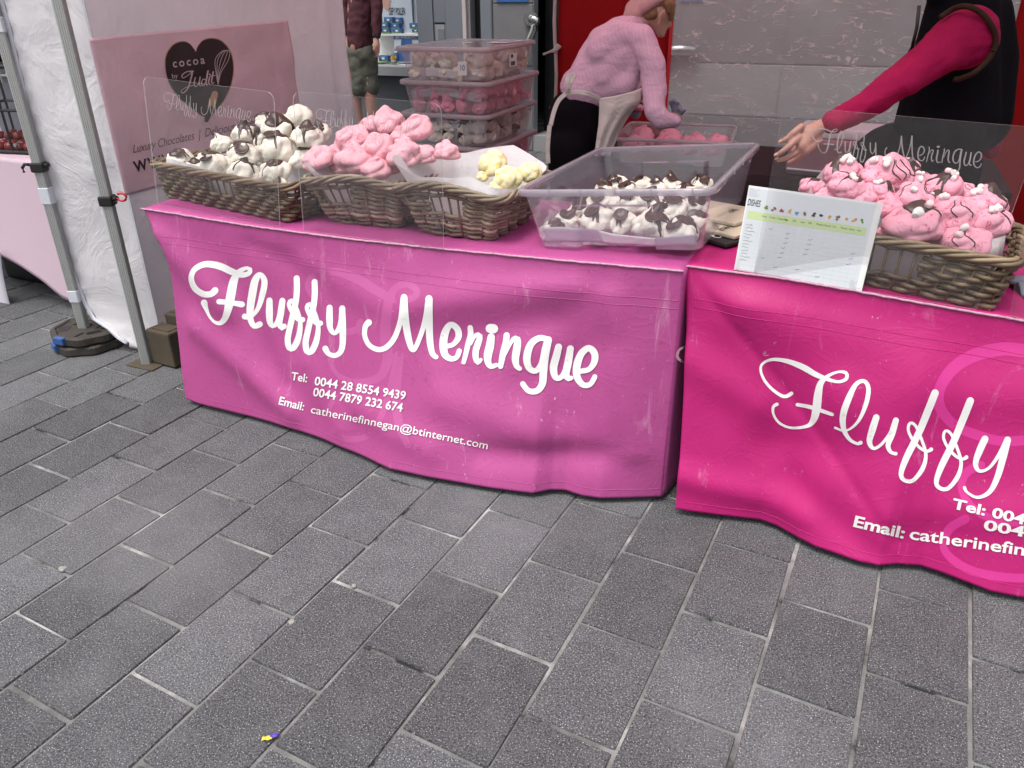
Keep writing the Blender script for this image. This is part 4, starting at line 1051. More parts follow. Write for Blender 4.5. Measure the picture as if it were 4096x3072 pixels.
for q in range(15): u = .135 + q*.0565; rect(m, u, .03, u + .0016, .80)
for q in range(11): v = .08 + q*.05; rect(m, .03, v, .93, v + .0018, .00215)
tag(m.build('grid_lines', M['print_l'], chart), kind='stuff')
m = MB(); text_on(m, 'DISHES', (.014, .775), (.115, .772), (d1, -1), .075, .012, lift=0); m.build('heading', M['print_k'], chart)
m = MB()
for q, wd in enumerate(['Celery', 'Cereals', 'Crustaceans', 'Eggs', 'Fish', 'Lupin', 'Milk', 'Molluscs', 'Mustard', 'Nuts', 'Peanuts', 'Sesame', 'Soya']): text_on(m, wd, (.142 + q*.0602, .665), (.142 + q*.0602 + .007*len(wd), .664), (d1, -1), .022, 0, lift=0)
tag(m.build('column_headings', M['print_k'], chart), kind='stuff')
m = MB(); rgl = random.Random(4)
for q in range(12):
    y = .555 - q*.038; x = .03; 
    pts = [(x + i*.006, y + .008*rgl.uniform(-1, 1)) for i in range(rgl.randint(9, 15))]
    stroke_mesh(m, pts, .0028, d1, .004)
tag(m.build('handwriting', M['print_k'], chart), kind='stuff')
m = MB()
for u, v in ((.215,.545),(.355,.52),(.355,.465),(.53,.49),(.35,.41),(.53,.435),(.34,.35),(.52,.375),(.335,.29),(.515,.315),(.325,.235),(.20,.20),(.86,.41),(.855,.35),(.845,.285),(.31,.115),(.48,.13),(.64,.085)):
    stroke_mesh(m, [(u, v), (u + .008, v - .008), (u + .028, v + .006)], .0035, d1, .004)
tag(m.build('ticks', M['print_k'], chart), kind='stuff')
icons = ['green_pr', 'brown_pr', 'red_pr', 'orange_pr', 'blue_pr', 'brown_pr', 'print_k', 'slate', 'orange_pr', 'brown_pr', 'orange_pr', 'orange_pr', 'green_pr']
for q, mt in enumerate(icons):
    m = MB(); u, v = .165 + q*.0602, .775
    for s_ in range(4):
        cu, cv = u + rgl.uniform(-.010, .010), v + rgl.uniform(-.018, .018); rr = rgl.uniform(.006, .012)
        m.add([S(cu + rr*math.cos(a*.7), cv + 1.5*rr*math.sin(a*.7)*rgl.uniform(.6, 1), .0021 + s_*.0002) for a in range(9)], [tuple(range(9))])
    tag(m.build('food_icon', M[mt], chart), kind='stuff')
m = MB()
for (u, v, w, h_) in ((.0, .88, .10, .10), (.0, .0, .05, .16), (.9, .0, .06, .12)):
    f, g = grid(8, 6, lambda a, b: S(u + w*a*(.8 + .2*math.sin(b*9)), v + h_*b*(.9 + .1*math.sin(a*7)), .0024)); m.add(f, g)
tag(m.build('torn_tape', M['acrylic'], al), kind='stuff')

def board(c, rz, w, h, t, mat, lines, label, inkm, tiltx=0, tilty=0, name='sign_board'):
    o = empty(name, c, 0, label, 'sign'); o.rotation_euler = (tiltx, tilty, rz)
    MB().box((-w/2, -h/2, 0), (w/2, h/2, t), None, .003).build('board', mat, o)
    m = MB()
    for i, (txt, x, y, L, hh) in enumerate(lines): text_on(m, txt, (x, y), (x + L, y), (lambda X, Y, l: Vector((X, Y, t + .0012)), -1), hh, .004, shear=.2)
    m.build('writing', inkm, o); return o
zb = Z2(-.33)
board((-.345, 2.62, zb + .004), R(60), .27, .20, .012, M['slate'], [('Choc', -.11, .03, .10, .035), ('Orange', -.11, -.04, .13, .035)], 'black chalk sign under the cream signs beside the open box', M['letter'])
board((-.335, 2.66, zb + .018), R(62), .25, .19, .012, M['cream'], [('Not far', -.11, .04, .15, .035), ('Ewes', -.11, -.03, .10, .035)], 'cream painted sign lying under the open storage box', M['print_k'])
board((-.36, 2.74, zb + .032), R(66), .22, .17, .012, M['cream'], [('Lemon', -.09, .0, .14, .035)], 'topmost cream sign propping the open storage box', M['print_k'])
# things beyond the marshmallow basket
jr = empty('black_jar', (.60, 2.74, Z2(.6)), 0, 'black jar with a pale lid beyond the marshmallow basket', 'jar')
MB().tube([(0, 0, 0), (0, 0, .01), (0, 0, .14), (0, 0, .15)], [.05, .055, .055, .05], 20).build('body', M['black_pl'], jr, True)
MB().tube([(0, 0, .151), (0, 0, .155), (0, 0, .19), (0, 0, .194)], [.05, .054, .054, .05], 20).build('lid', M['trim'], jr, True)
cl = sheet('cleaning_cloth', 16, 12, lambda u, v: Vector((lerp(.50, .72, u) - .05*v, lerp(2.42, 2.58, v), Z2(.55) + .012 + .03*noise.noise(Vector((u*4, v*4, 2))) + .02*u)), M['glove'], None, .004); tag(cl, 'crumpled blue grey cloth beside the marshmallow basket', 'cloth')
gb = MB(); gb.box((-.012, -.25, 0), (.012, .25, .52), None, .004); g_ = gb.build('leaning_board', M['stone_lt']); g_.matrix_world = Matrix.Translation((.78, 3.25, .775)) @ Matrix.Rotation(R(14), 4, 'Y') @ Matrix.Rotation(R(15), 4, 'Z'); tag(g_, 'grey board leaning beyond the marshmallow basket', 'board')
st = MB().box((-.10, -.16, 0), (.10, .16, .775), None, .01).build('stool', M['black_pl']); st.location = (.80, 3.25, 0); tag(st, 'black box stand beneath the leaning grey board', 'stand')
# ------------------------------------------------------------------ people
def capsule(mb, p0, r0, p1, r1, n=14, sq=(1, 1)):
    p0, p1 = Vector(p0), Vector(p1); d = p1 - p0; L = d.length
    z = d.normalized() if L > 1e-6 else Vector((0, 0, 1)); u = Vector((0, 1, 0)) if abs(z.y) < .9 else Vector((1, 0, 0))
    a = u.cross(z).normalized(); b = z.cross(a)
    rings = []
    for k in range(1, 6): t = R(-90 + 90*k/5); rings.append((p0 + z*(r0*math.sin(t)), r0*math.cos(t)))
    for k in range(0, 5): t = R(90*k/5); rings.append((p1 + z*(r1*math.sin(t)), r1*math.cos(t)))
    mb.rings([[c + (a*math.cos(2*math.pi*k/n)*sq[0] + b*math.sin(2*math.pi*k/n)*sq[1])*rr for k in range(n)] for c, rr in rings])
CLOUD = bpy.data.textures.new('creases', 'CLOUDS'); CLOUD.noise_scale = .09; CLOUD.noise_depth = 2
def chain(mb, pts, n=14):
    """pts: (x, y, Y, r) in photo pixels with depth, or (Vector, r)"""
    Q = []
    for p in pts:
        if len(p) == 2: Q.append((Vector(p[0]), p[1]))
        else:
            c = atY(p[0], p[1], p[2]); Q.append((c, p[3]*pxm(c)))
    for (a, ra), (b, rb) in zip(Q, Q[1:]): capsule(mb, a, ra, b, rb, n)
    return Q
def blob(name, chains, mat, parent=None, voxel=.012, smooth_=6, crease=0.0, origin=None):
    mb = MB()
    for c in chains: chain(mb, c)
    o = mb.build(name, mat, None, True)
    r = o.modifiers.new('skin', 'REMESH'); r.mode = 'VOXEL'; r.voxel_size = voxel; r.use_smooth_shade = True
    s = o.modifiers.new('smooth', 'SMOOTH'); s.factor = .5; s.iterations = smooth_
    if crease:
        d = o.modifiers.new('creases', 'DISPLACE'); d.texture = CLOUD; d.strength = crease; d.mid_level = .5; d.texture_coords = 'LOCAL'
    if parent: o.parent = parent
    return o
W6 = lambda x, y, Y, r=None: (2050 + .4219*x, .4219*y, Y) + ((r*.4219,) if r else ())
def leg(x, Y, z0=.9): return [(Vector((x, Y, z0)), .095), (Vector((x + .01, Y - .01, .48)), .065), (Vector((x, Y + .02, .09)), .045), (Vector((x + .13, Y, .045)), .04)]
# woman bending over the tray, seen from behind
pw = blob('person', [
  [W6(600,1180,4.02,130), W6(690,830,4.05,150), W6(870,520,4.1,160), W6(1010,370,4.15,140)],
  [W6(1010,370,4.14,150), W6(1240,200,4.18,75), W6(1330,120,4.2,70)],
  [W6(1370,110,4.2,128), W6(1410,110,4.2,126)], [W6(1390,190,4.2,100), W6(1408,320,4.2,46)],
  [W6(1480,190,4.2,34), W6(1482,240,4.2,26)], [W6(1500,230,4.2,12), W6(1508,250,4.2,14)],
  [W6(1240,380,3.98,90), W6(1320,760,3.93,75), W6(1345,1110,3.86,65), W6(1580,1110,3.92,42)],
  [W6(1010,300,4.3,90), W6(1150,700,4.36,75), W6(1120,1000,4.36,55), W6(1180,1080,4.30,42)],
  leg(-1.36, 3.93, .82), leg(-1.35, 4.10, .82)], M['skin_f'], None, .011, 5)
tag(pw, 'person in striped pink shirt and cream apron bending over a tray, seen from behind', 'person')
blob('shirt', [
  [W6(690,850,4.0,215), W6(800,640,4.04,225), W6(900,470,4.08,222), W6(1030,350,4.14,190)],
  [W6(840,480,3.98,150), W6(1010,340,4.0,140), W6(1230,330,4.0,105)],
  [W6(900,700,4.0,180), W6(1020,520,4.02,190), W6(1120,400,4.03,150)], [W6(1120,740,4.0,105), W6(1180,480,4.0,110)],
  [W6(640,820,4.02,190), W6(900,840,4.0,150), W6(1080,790,3.98,120)],
  [W6(1120,250,4.14,95), W6(1190,215,4.17,88)],
  [W6(1230,370,3.98,125), W6(1330,600,3.95,125), W6(1345,850,3.92,112), W6(1350,1060,3.86,104), W6(1410,1140,3.86,92), W6(1545,1150,3.90,66)],
  [W6(1000,290,4.3,110), W6(1150,700,4.36,95), W6(1130,980,4.36,70)]], M['shirt'], pw, .010, 12, .016)
blob('trousers', [[W6(560,1080,4.0,225), W6(590,1240,4.0,235), W6(560,1420,4.0,205)], [W6(650,1060,3.97,185), W6(660,1250,3.97,185), W6(600,1480,3.95,165)],
  [(Vector((-1.37, 3.92, .80)), .115), (Vector((-1.36, 3.91, .45)), .085), (Vector((-1.37, 3.94, .10)), .068)], [(Vector((-1.36, 4.10, .80)), .115), (Vector((-1.35, 4.10, .45)), .085), (Vector((-1.36, 4.12, .10)), .068)]], M['trouser'], pw, .012, 6)
blob('shoe', [[(Vector((-1.41, 3.93, .045)), .045), (Vector((-1.24, 3.91, .035)), .035)]], M['black_pl'], pw, .008, 3)
blob('shoe', [[(Vector((-1.40, 4.12, .045)), .045), (Vector((-1.23, 4.10, .035)), .035)]], M['black_pl'], pw, .008, 3)
blob('cap', [[W6(1150,90,4.19,90), W6(1270,20,4.19,112), W6(1400,-70,4.19,112)], [W6(1095,150,4.17,52), W6(1190,110,4.16,72)], [W6(1250,60,4.14,60), W6(1380,-20,4.14,60)]], M['cap'], pw, .009, 5, .012)
blob('hair', [[W6(1300,90,4.2,110), W6(1410,15,4.2,125)], [W6(1240,160,4.18,52), W6(1340,130,4.15,55)], [W6(1490,60,4.17,62), W6(1512,185,4.17,24)], [W6(1470,40,4.13,40), W6(1480,120,4.13,22)]], M['hair'], pw, .009, 4, .006)
blob('ear', [[W6(1432,105,4.10,17), W6(1400,150,4.10,18), W6(1390,222,4.105,13)], [W6(1432,105,4.10,17), W6(1440,140,4.105,12)]], M['skin_f'], pw, .004, 3)
# far glove cradles a meringue
def glove(cx, cy, Y, flip, parent):
    ch = [[W6(cx, cy, Y, 48), W6(cx - 10*flip, cy - 35, Y, 46)]]
    for i, (dx, l) in enumerate(((-38, 70), (-15, 88), (12, 84), (36, 62))): ch.append([W6(cx + dx*.8, cy - 40, Y - .01*i, 19), W6(cx + dx - 14*flip, cy - 40 - l*.6, Y - .015, 17), W6(cx + dx - 34*flip, cy - 40 - l, Y - .03, 14)])
    ch.append([W6(cx + 40*flip, cy, Y - .02, 20), W6(cx + 72*flip, cy - 30, Y - .04, 16)])
    return blob('glove', ch, M['glove'], parent, .005, 3)
g1 = glove(1560, 1075, 3.93, 1, pw); g2 = glove(1170, 1085, 4.25, -1, pw)
meringue('hot', atY(2050 + .4219*1185, .4219*1010, 4.24), .040, 'pink meringue held in the gloved hand of the bending woman', None)
def apr(u, v):
    L = [(820,930),(822,1050),(815,1180),(800,1300),(775,1480)]; Rr = [(1232,835),(1215,960),(1110,1090),(1010,1260),(925,1480)]
    s = v*4; i = min(3, int(s)); f = s - i
    lx, ly = lerp(L[i][0], L[i+1][0], f), lerp(L[i][1], L[i+1][1], f); rx, ry = lerp(Rr[i][0], Rr[i+1][0], f), lerp(Rr[i][1], Rr[i+1][1], f)
    Y = lerp(3.80, 3.90, u) - .03*math.sin(u*3.1) + .012*math.sin(u*14 + v*3)*v
    return atY(2050 + .4219*lerp(lx, rx, u), .4219*(lerp(ly, ry, u) + 14*math.sin(u*3.1)*(1-v)), Y)
ap = sheet('apron', 30, 30, apr, M['apron'], pw, .003)
def ribbon(name, pts, width, mat, parent, thick=.003):
    P = catmull([W6(*p)[:3] for p in pts], 6); n = len(P)
    def fn(u, v):
        i = min(n-1, int(round(u*(n-1)))); a, b = P[max(0, i-1)], P[min(n-1, i+1)]
        dx, dy = b[0]-a[0], b[1]-a[1]; d = math.hypot(dx, dy) or 1; o = (v-.5)*width
        return atY(P[i][0] - dy/d*o, P[i][1] + dx/d*o, P[i][2] + .004*math.sin(v*3.1))
    return sheet(name, n, 4, fn, mat, parent, thick)
ribbon('apron_band', [(515,885,3.76),(600,872,3.73),(700,885,3.72),(825,935,3.785)], 17, M['apron'], ap)
ribbon('apron_tie', [(505,890,3.755),(440,950,3.75),(395,1050,3.745),(360,1190,3.74)], 17, M['apron'], ap)
ribbon('apron_tie', [(352,1190,3.742),(340,1300,3.74),(332,1420,3.74),(338,1550,3.74)], 17, M['apron'], ap)
ribbon('apron_bow', [(520,880,3.745),(545,800,3.73),(580,715,3.735),(530,720,3.73),(515,790,3.725),(535,850,3.73)], 15, M['apron'], ap)

# man reaching over the marshmallow basket
W7 = lambda x, y, Y, r: (2900 + .5407*x, .5407*y, Y, r*.5407)
H9 = lambda x, y, Y, r: (3000 + .3316*x, 350 + .3316*y, Y, r*.3316)
pm = blob('person', [
  [W7(1690,500,3.24,180), W7(1790,120,3.26,150), W7(1700,-120,3.22,110), W7(1600,-230,3.18,85)],
  [W7(1560,-330,3.14,150), W7(1540,-430,3.14,165), W7(1490,-250,3.08,105), W7(1440,-60,3.04,50)],
  [W7(1405,-200,3.02,28), W7(1380,-160,3.0,24)],
  [W7(1800,240,3.02,110), W7(1530,470,2.93,90), W7(1220,680,2.84,85), W7(800,920,2.745,62)],
  [W7(1690,900,3.24,190), W7(1660,1300,3.24,150)],
  [(Vector((.10, 3.2, .85)), .11), (Vector((.10, 3.2, .45)), .075), (Vector((.10, 3.22, .09)), .05)], [(Vector((.30, 3.2, .85)), .11), (Vector((.30, 3.2, .45)), .075), (Vector((.30, 3.22, .09)), .05)],
  [W7(1960,200,3.42,90), W7(1990,700,3.42,70), W7(1960,1100,3.36,50)],
  # hand: palm, four fingers and thumb
  [H9(850,470,2.745,88), H9(720,560,2.72,108), H9(640,690,2.70,88)], [H9(790,640,2.73,80), H9(680,740,2.70,74)],
  [H9(620,470,2.70,42), H9(520,545,2.68,37), H9(455,605,2.675,33), H9(388,652,2.675,27)],
  [H9(590,600,2.69,44), H9(480,700,2.665,39), H9(400,765,2.66,35), H9(330,812,2.665,29)],
  [H9(620,735,2.70,40), H9(500,820,2.685,35), H9(420,862,2.68,32), H9(345,880,2.68,26)],
  [H9(670,790,2.725,38), H9(560,865,2.735,31), H9(470,905,2.735,24)],
  [H9(720,600,2.76,46), H9(600,680,2.79,36), H9(520,760,2.79,28)]], M['skin'], None, .0042, 2)
tag(pm, 'person in black fleece vest and magenta sleeves reaching over a basket', 'person')
blob('sleeve', [[W7(1790,285,3.0,222), W7(1640,350,2.96,192), W7(1480,470,2.92,150), W7(1300,610,2.86,122), W7(1050,780,2.80,105), W7(800,910,2.748,88)]], M['sleeve'], pm, .009, 4, .026)
blob('sleeve', [[W7(1960,200,3.42,120), W7(1990,700,3.42,100), W7(1960,1100,3.36,75)]], M['sleeve'], pm, .010, 4, .012)
blob('fleece_vest', [[W7(1690,900,3.2,310), W7(1700,500,3.2,300), W7(1760,100,3.22,255)], [W7(1560,950,3.18,300), W7(1620,500,3.18,240), W7(1680,60,3.2,190)], [W7(1880,900,3.25,220), W7(1930,450,3.28,215), W7(1920,120,3.28,190)], [W7(1760,-40,3.2,150), W7(1600,-60,3.16,110)]], M['fleece'], pm, .012, 6)
blob('trousers', [[(Vector((.14, 3.2, .95)), .17), (Vector((.25, 3.2, .95)), .17)], [(Vector((.10, 3.2, .85)), .125), (Vector((.10, 3.2, .45)), .095), (Vector((.10, 3.22, .10)), .075)], [(Vector((.30, 3.2, .85)), .125), (Vector((.30, 3.2, .45)), .095), (Vector((.30, 3.22, .10)), .075)]], M['trouser'], pm, .012, 6)
blob('hair', [[W7(1600,-420,3.18,150), W7(1560,-480,3.15,158)]], M['hair_d'], pm, .012, 4)
tr_ = MB(); pts = [atY(2900 + .5407*x, .5407*y, Y) for x, y, Y in catmull([(1590,130,2.93),(1690,66,2.95),(1790,48,2.92),(1890,92,2.92),(1960,170,2.92),(2004,270,2.93),(1990,370,2.93),(1930,460,2.92),(1840,540,2.91),(1730,585,2.93),(1690,585,2.93)], 12)]
tr_.tube(pts, .0085, 8); tr_.build('armhole_binding', M['vest_trim'], pm, True)
zp = MB(); zp.tube([atY(2900 + .5407*x, .5407*y, 2.97) for x, y in ((1436,40),(1420,200),(1385,350),(1300,480),(1230,620))], .006, 6); zp.build('vest_zip', M['black_pl'], pm, True)
nail = lambda x, y, Y: (H9(x, y, Y, 1))
for x, y, Y in ((372, 645, 2.665), (320, 806, 2.66), (330, 852, 2.668)):
    c = atY(*H9(x, y, Y, 1)[:3]); blob('fingernail', [[(c, .0052), (c + Vector((-.004, -.001, -.003)), .0046)]], M['skin_f'], pm, .002, 2)

# passer-by far behind
W4 = lambda x, y, Y, r: (1350 + .4219*x, .4219*y, Y, r*.4219)
pf = blob('person', [
  [W4(215,430,7.3,115), W4(220,100,7.32,125), W4(230,-330,7.34,120), W4(240,-450,7.34,55)], [W4(235,-560,7.32,85), W4(235,-640,7.32,92)],
  [W4(330,-320,7.3,60), W4(372,60,7.28,42), W4(368,350,7.26,26)], [W4(368,350,7.26,24), W4(372,430,7.25,32), W4(365,490,7.25,22)],
  [W4(395,440,7.25,9), W4(398,500,7.25,9), W4(370,530,7.25,8)], [W4(375,470,7.25,10), W4(385,530,7.25,9), W4(355,540,7.25,8)], [W4(345,420,7.23,11), W4(340,480,7.22,10)],
  [W4(120,-320,7.4,60), W4(90,60,7.42,42), W4(95,350,7.38,26), W4(98,460,7.36,26)],
  [(Vector((-4.93, 7.3, .9)), .09), (Vector((-4.93, 7.3, .48)), .06), (Vector((-4.93, 7.32, .08)), .045), (Vector((-4.9, 7.18, .04)), .04)], [(Vector((-4.76, 7.32, .9)), .09), (Vector((-4.76, 7.32, .48)), .06), (Vector((-4.76, 7.36, .08)), .045), (Vector((-4.72, 7.22, .04)), .04)]], M['skin'], None, .012, 4)
tag(pf, 'person in maroon top and olive shorts walking past the shop window', 'person')
blob('top', [[W4(215,400,7.3,124), W4(218,240,7.3,120), W4(225,0,7.32,130), W4(230,-330,7.34,132)], [W4(325,-320,7.3,72), W4(372,60,7.28,56), W4(372,310,7.26,44)], [W4(120,-320,7.4,72), W4(90,60,7.42,56), W4(94,310,7.38,42)]], M['maroon'], pf, .014, 4, .03)
blob('shorts', [[W4(190,500,7.3,112), W4(250,500,7.3,112)], [W4(190,560,7.28,95), W4(205,700,7.27,84), W4(212,850,7.27,80)], [W4(285,560,7.32,95), W4(308,700,7.33,80), W4(318,845,7.33,74)]], M['shorts'], pf, .014, 4, .03)
blob('hair', [[W4(235,-650,7.33,95), W4(235,-620,7.35,95)]], M['hair_d'], pf, .014, 3)
MB().tube([atY(1350 + .4219*x, .4219*y, 7.255) for x, y in ((345,332),(395,338))], .030, 10).build('watch', M['black_pl'], pf)
# ------------------------------------------------------------------ gazebos
rgz = empty('red_gazebo', (-.65, 3.83, 0), 0, 'red market gazebo with clear window wall over the meringue stall', 'gazebo')
GI = Matrix.Translation((.65, -3.83, 0))
def gp(o, parent=rgz, inv=GI): o.parent = parent; o.matrix_parent_inverse = inv; return o
def post(x, y, z0, z1, rot, parent, inv, name='leg'):
    o = MB().box((-.019, -.019, z0), (.019, .019, z1), Matrix.Translation((x, y, 0)) @ Matrix.Rotation(rot, 4, 'Z')).build(name, M['alu'], None); gp(o, parent, inv)
    m = MB()
    for f in range(4):
        for k in range(4):
            m.box((-.014 + k*.0085, -.0212, z0), (-.0115 + k*.0085, -.0185, z1), Matrix.Translation((x, y, 0)) @ Matrix.Rotation(rot + f*math.pi/2, 4, 'Z'))
    r = m.build('ridges', M['alu'], None); gp(r, o, Matrix.Identity(4)); r['kind'] = 'stuff'; return o
post(-2.888, 2.357, .006, 2.59, R(25), rgz, GI)
for x, y in ((1.65, 2.36), (1.65, 5.36), (-1.85, 5.36)): post(x, y, .006, 2.59, 0, rgz, GI)
fp = MB().box((-2.96, 2.30, .001), (-2.80, 2.42, .006)).build('foot_plate', M['rust']); gp(fp)
def roof(x0, x1, y0, y1, z, pk, mat, parent, inv):
    cx, cy = (x0+x1)/2, (y0+y1)/2
    m = MB(); v = [(x0,y0,z),(x1,y0,z),(x1,y1,z),(x0,y1,z)]
    m.add(v + [(cx-.4, cy, pk), (cx+.4, cy, pk)], [(0,1,5,4),(1,2,5),(2,3,4,5),(3,0,4)])
    gp(m.build('canopy', mat), parent, inv)
    m = MB(); d = .16; m.add(v + [(a, b, c-d) for a, b, c in v], [(i, (i+1) % 4, 4+(i+1) % 4, 4+i) for i in range(4)]); gp(m.build('valance', mat), parent, inv)
roof(-2.93, 1.70, 2.34, 5.36, 2.60, 3.2, M['canopy'], rgz, GI)
zl = lambda x, Y: atY(x, 100, Y).x
xr0, xr1, xr2, xr3 = atY(2232, 100, 5.3).x, atY(2672, 200, 5.3).x, atY(4035, 200, 5.3).x, 1.66
def wav(x0, x1, z0, z1, amp): return lambda u, v: Vector((lerp(x0, x1, u), 5.3 + amp*math.sin(u*7 + 1.5*v) + amp*.6*noise.noise(Vector((u*5, v*4, x0))), lerp(z0, z1, v)))
gp(sheet('red_wall', 20, 20, wav(xr0, xr1, .03, 2.3, .012), M['red_fab'], None, .002)); gp(sheet('red_wall', 20, 20, wav(xr2, xr3, .03, 2.3, .012), M['red_fab'], None, .002)); gp(sheet('red_wall', 30, 10, wav(xr1 + .002, xr2 - .002, .03, .50, .010), M['red_fab'], None, .002))
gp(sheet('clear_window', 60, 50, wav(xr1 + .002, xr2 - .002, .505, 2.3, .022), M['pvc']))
m = MB(); m.tube([(xr1 + .02, 5.285, .05), (xr1 + .01, 5.285, 2.2)], .012, 6); gp(m.build('window_binding', M['red_pl'], None))
m = MB(); m.tube([(xr0 - .012 + .01*math.sin(i*.9), 5.29, .04 + i*.11) for i in range(20)], .012, 6); gp(m.build('zip_edge', M['trim'], None, True))
def ribY(pts, width, Y):
    P = catmull(pts, 5); n = len(P)
    def fn(u, v):
        i = min(n-1, int(round(u*(n-1)))); a, b = P[max(0, i-1)], P[min(n-1, i+1)]; dx, dy = b[0]-a[0], b[1]-a[1]; d = math.hypot(dx, dy) or 1
        w = width*(P[i][2]); return atY(P[i][0] - dy/d*(v-.5)*w, P[i][1] + dx/d*(v-.5)*w, Y)
    return n, fn
n_, f_ = ribY([(2238,180,1.6),(2220,200,1.3),(2200,207,.7),(2185,213,.6),(2172,218,.8)], 14, 5.27); gp(sheet('tie_strap', n_, 4, f_, M['trim'], None, .002))
# clamp with red hook on the front leg, lower clamp on the far leg
def clamp(x, y, px, label, hook):
    c = atY(*px, y); o = empty('leg_clamp', (x, y, c.z), R(25), label, 'clamp')
    MB().box((-.029, -.029, -.021), (.029, .029, .021), None, .006).build('collar', M['black_pl'], o)
    MB().tube([(.027, -.01, .006), (.05, -.015, .012)], .011, 8).build('stub', M['black_pl'], o)
    if hook:
        m = MB(); m.tube([Vector((.050, -.015, .010)) + Vector((.018 + .020*math.cos(a), 0, .016*math.sin(a) + .006)) for a in [R(q) for q in range(190, 500, 20)]], .0048, 8); m.build('hook', M['red_pl'], o, True)
    else:
        m = MB(); m.tube([(-.03, -.015, .012), (-.05, -.02, .016), (-.065, -.02, .0), (-.062, -.02, -.02)], .007, 8); m.build('lever', M['black_pl'], o, True)
    return o
clamp(-2.888, 2.357, (470, 806), 'black plastic clamp with a red hook on the front gazebo leg', True)
# white gazebo
WGI = Matrix.Translation((4.8, -3.9, 0))
wgz = empty('white_gazebo', (-4.8, 3.9, 0), 0, 'white market gazebo with zipped side wall beside the meringue stall', 'gazebo')
post(-3.322, 2.407, .10, 2.59, R(20), wgz, WGI)
for x, y in ((-6.3, 2.41), (-6.3, 5.4), (-3.85, 5.4)): post(x, y, .004, 2.59, 0, wgz, WGI)
roof(-6.35, -3.0, 2.38, 5.45, 2.60, 3.2, M['white_fab'], wgz, WGI)
ZIP = [(10,0),(35,80),(72,240),(110,400),(170,640),(215,800),(265,980),(310,1120),(345,1210),(380,1272),(440,1312),(480,1350),(515,1372)]
zp3 = [atY(x, y, 2.43) for x, y in ZIP]; zz = sorted([(p.z, p.x) for p in zp3]); zz[-1:] = zz[-1:] + [(2.3, zz[-1][1])]
def wrk(y, z, s): return .016*noise.noise(Vector((y*3, z*2.6, s))) + .008*noise.noise(Vector((y*8, z*7, s + 3)))
def fpan(u, v):
    z = lerp(.025, 2.3, v); xl = interp(zz, z); y0 = 2.432
    x = lerp(xl, -2.952, u); y = lerp(y0, 2.52, u**1.3); edge = min(1, u*12, (1-u)*8)
    return Vector((x + .5*edge*wrk(x, z, 5), y - edge*wrk(x*1.2, z, 9) - .006*math.sin(z*70)*max(0, 1-u*9)*.6, z - .02*math.sin(u*3.1)*max(0, 1 - v*8)))
gp(sheet('front_wall', 60, 150, fpan, M['white_fab'], None, .001), wgz, WGI)
def bx(y, z): return -2.952 + wrk(y, z, 2)*min(1, (y - 2.5)*4)
def spn(u, v):
    y = lerp(2.521, 4.385 + .03*math.sin(v*9), u); z = lerp(.03, 2.3, v); e = smooth(.80, 1, u)
    return Vector((bx(y, z) + e*.03*math.sin(y*40), y, z))
gp(sheet('side_wall', 110, 70, spn, M['white_fab'], None, .001), wgz, WGI)
m = MB(); P = catmull([(p.x, p.y, p.z) for p in zp3], .5); m.tube([Vector(p) + Vector((-.004, -.004, 0)) for p in [zp3[0] + Vector((0, 0, .5))] + zp3], .009, 6); gp(m.build('zip_tape', M['zip'], None, True), wgz, WGI)
m = MB()
for i in range(len(zp3) - 1):
    a, b = zp3[i], zp3[i+1]; n = int((b-a).length / .008)
    for k in range(n): c = a.lerp(b, k/n); m.box((c.x - .006, c.y - .016, c.z - .002), (c.x + .003, c.y - .012, c.z + .002))
o = m.build('zip_teeth', M['zip'], None); gp(o, wgz, WGI); o['kind'] = 'stuff'
m = MB(); m.tube([spn(.001, k/40) + Vector((.003, -.002, 0)) for k in range(2, 40)], .003, 5); gp(m.build('wall_seam', M['zip'], None), wgz, WGI)
for px_, h in (((212, 795), .075), ((318, 1200), .06), ((30, 100), .06)):
    c = atY(*px_, 2.37); o = MB().box((-.0235, -.0235, -h/2), (.0235, .0235, h/2), Matrix.Translation((-3.322, 2.407, c.z)) @ Matrix.Rotation(R(20), 4, 'Z'), .004).build('velcro_strap', M['zip'], None); gp(o, wgz, WGI)
clamp(-3.322, 2.407, (166, 668), 'black plastic clamp with a lever on the weighted gazebo leg', False)
# banner on the side wall
def bsurf(y, z, l=0): return Vector((bx(y, z) + .006 + l, y, z))
ban = sheet('banner', 90, 50, lambda u, v: bsurf(lerp(2.50, 3.80, u), lerp(.75, lerp(1.39, 1.415, u), v)), M['banner'], None, .001); tag(ban, 'dusty pink banner with a dark heart logo hung on the white side wall', 'banner')
def bp(x, y, l=0.0):
    p = atX(500*0 + .5425*x, .5425*y, -2.946)
    for _ in range(4): p = atX(.5425*x, .5425*y, bx(p.y, p.z) + .0075 + l)
    return p
def fillpoly(name, pts, mat, l):
    P = catmull(pts + [pts[0]], 12)[:-1]; n = len(P); cx = sum(p[0] for p in P)/n; cy = sum(p[1] for p in P)/n; m = MB()
    K = 14; vs = [bp(lerp(cx, p[0], j/K), lerp(cy, p[1], j/K), l) for j in range(1, K+1) for p in P]; vs.append(bp(cx, cy, l))
    fs = [(j*n+i, j*n+(i+1) % n, (j+1)*n+(i+1) % n, (j+1)*n+i) for j in range(K-1) for i in range(n)] + [(K*n, (i+1) % n, i) for i in range(n)]
    m.add(vs, fs); return m.build(name, mat, ban)
heart = [(1446,384),(1400,325),(1345,308),(1275,335),(1228,410),(1222,500),(1245,600),(1310,705),(1410,795),(1525,862),(1600,800),(1660,720),(1705,610),(1720,500),(1700,390),(1640,310),(1570,285),(1500,298),(1458,345),(1446,384)]
grow = lambda k: [(1470 + (x-1470)*k, 560 + (y-560)*k) for x, y in heart]
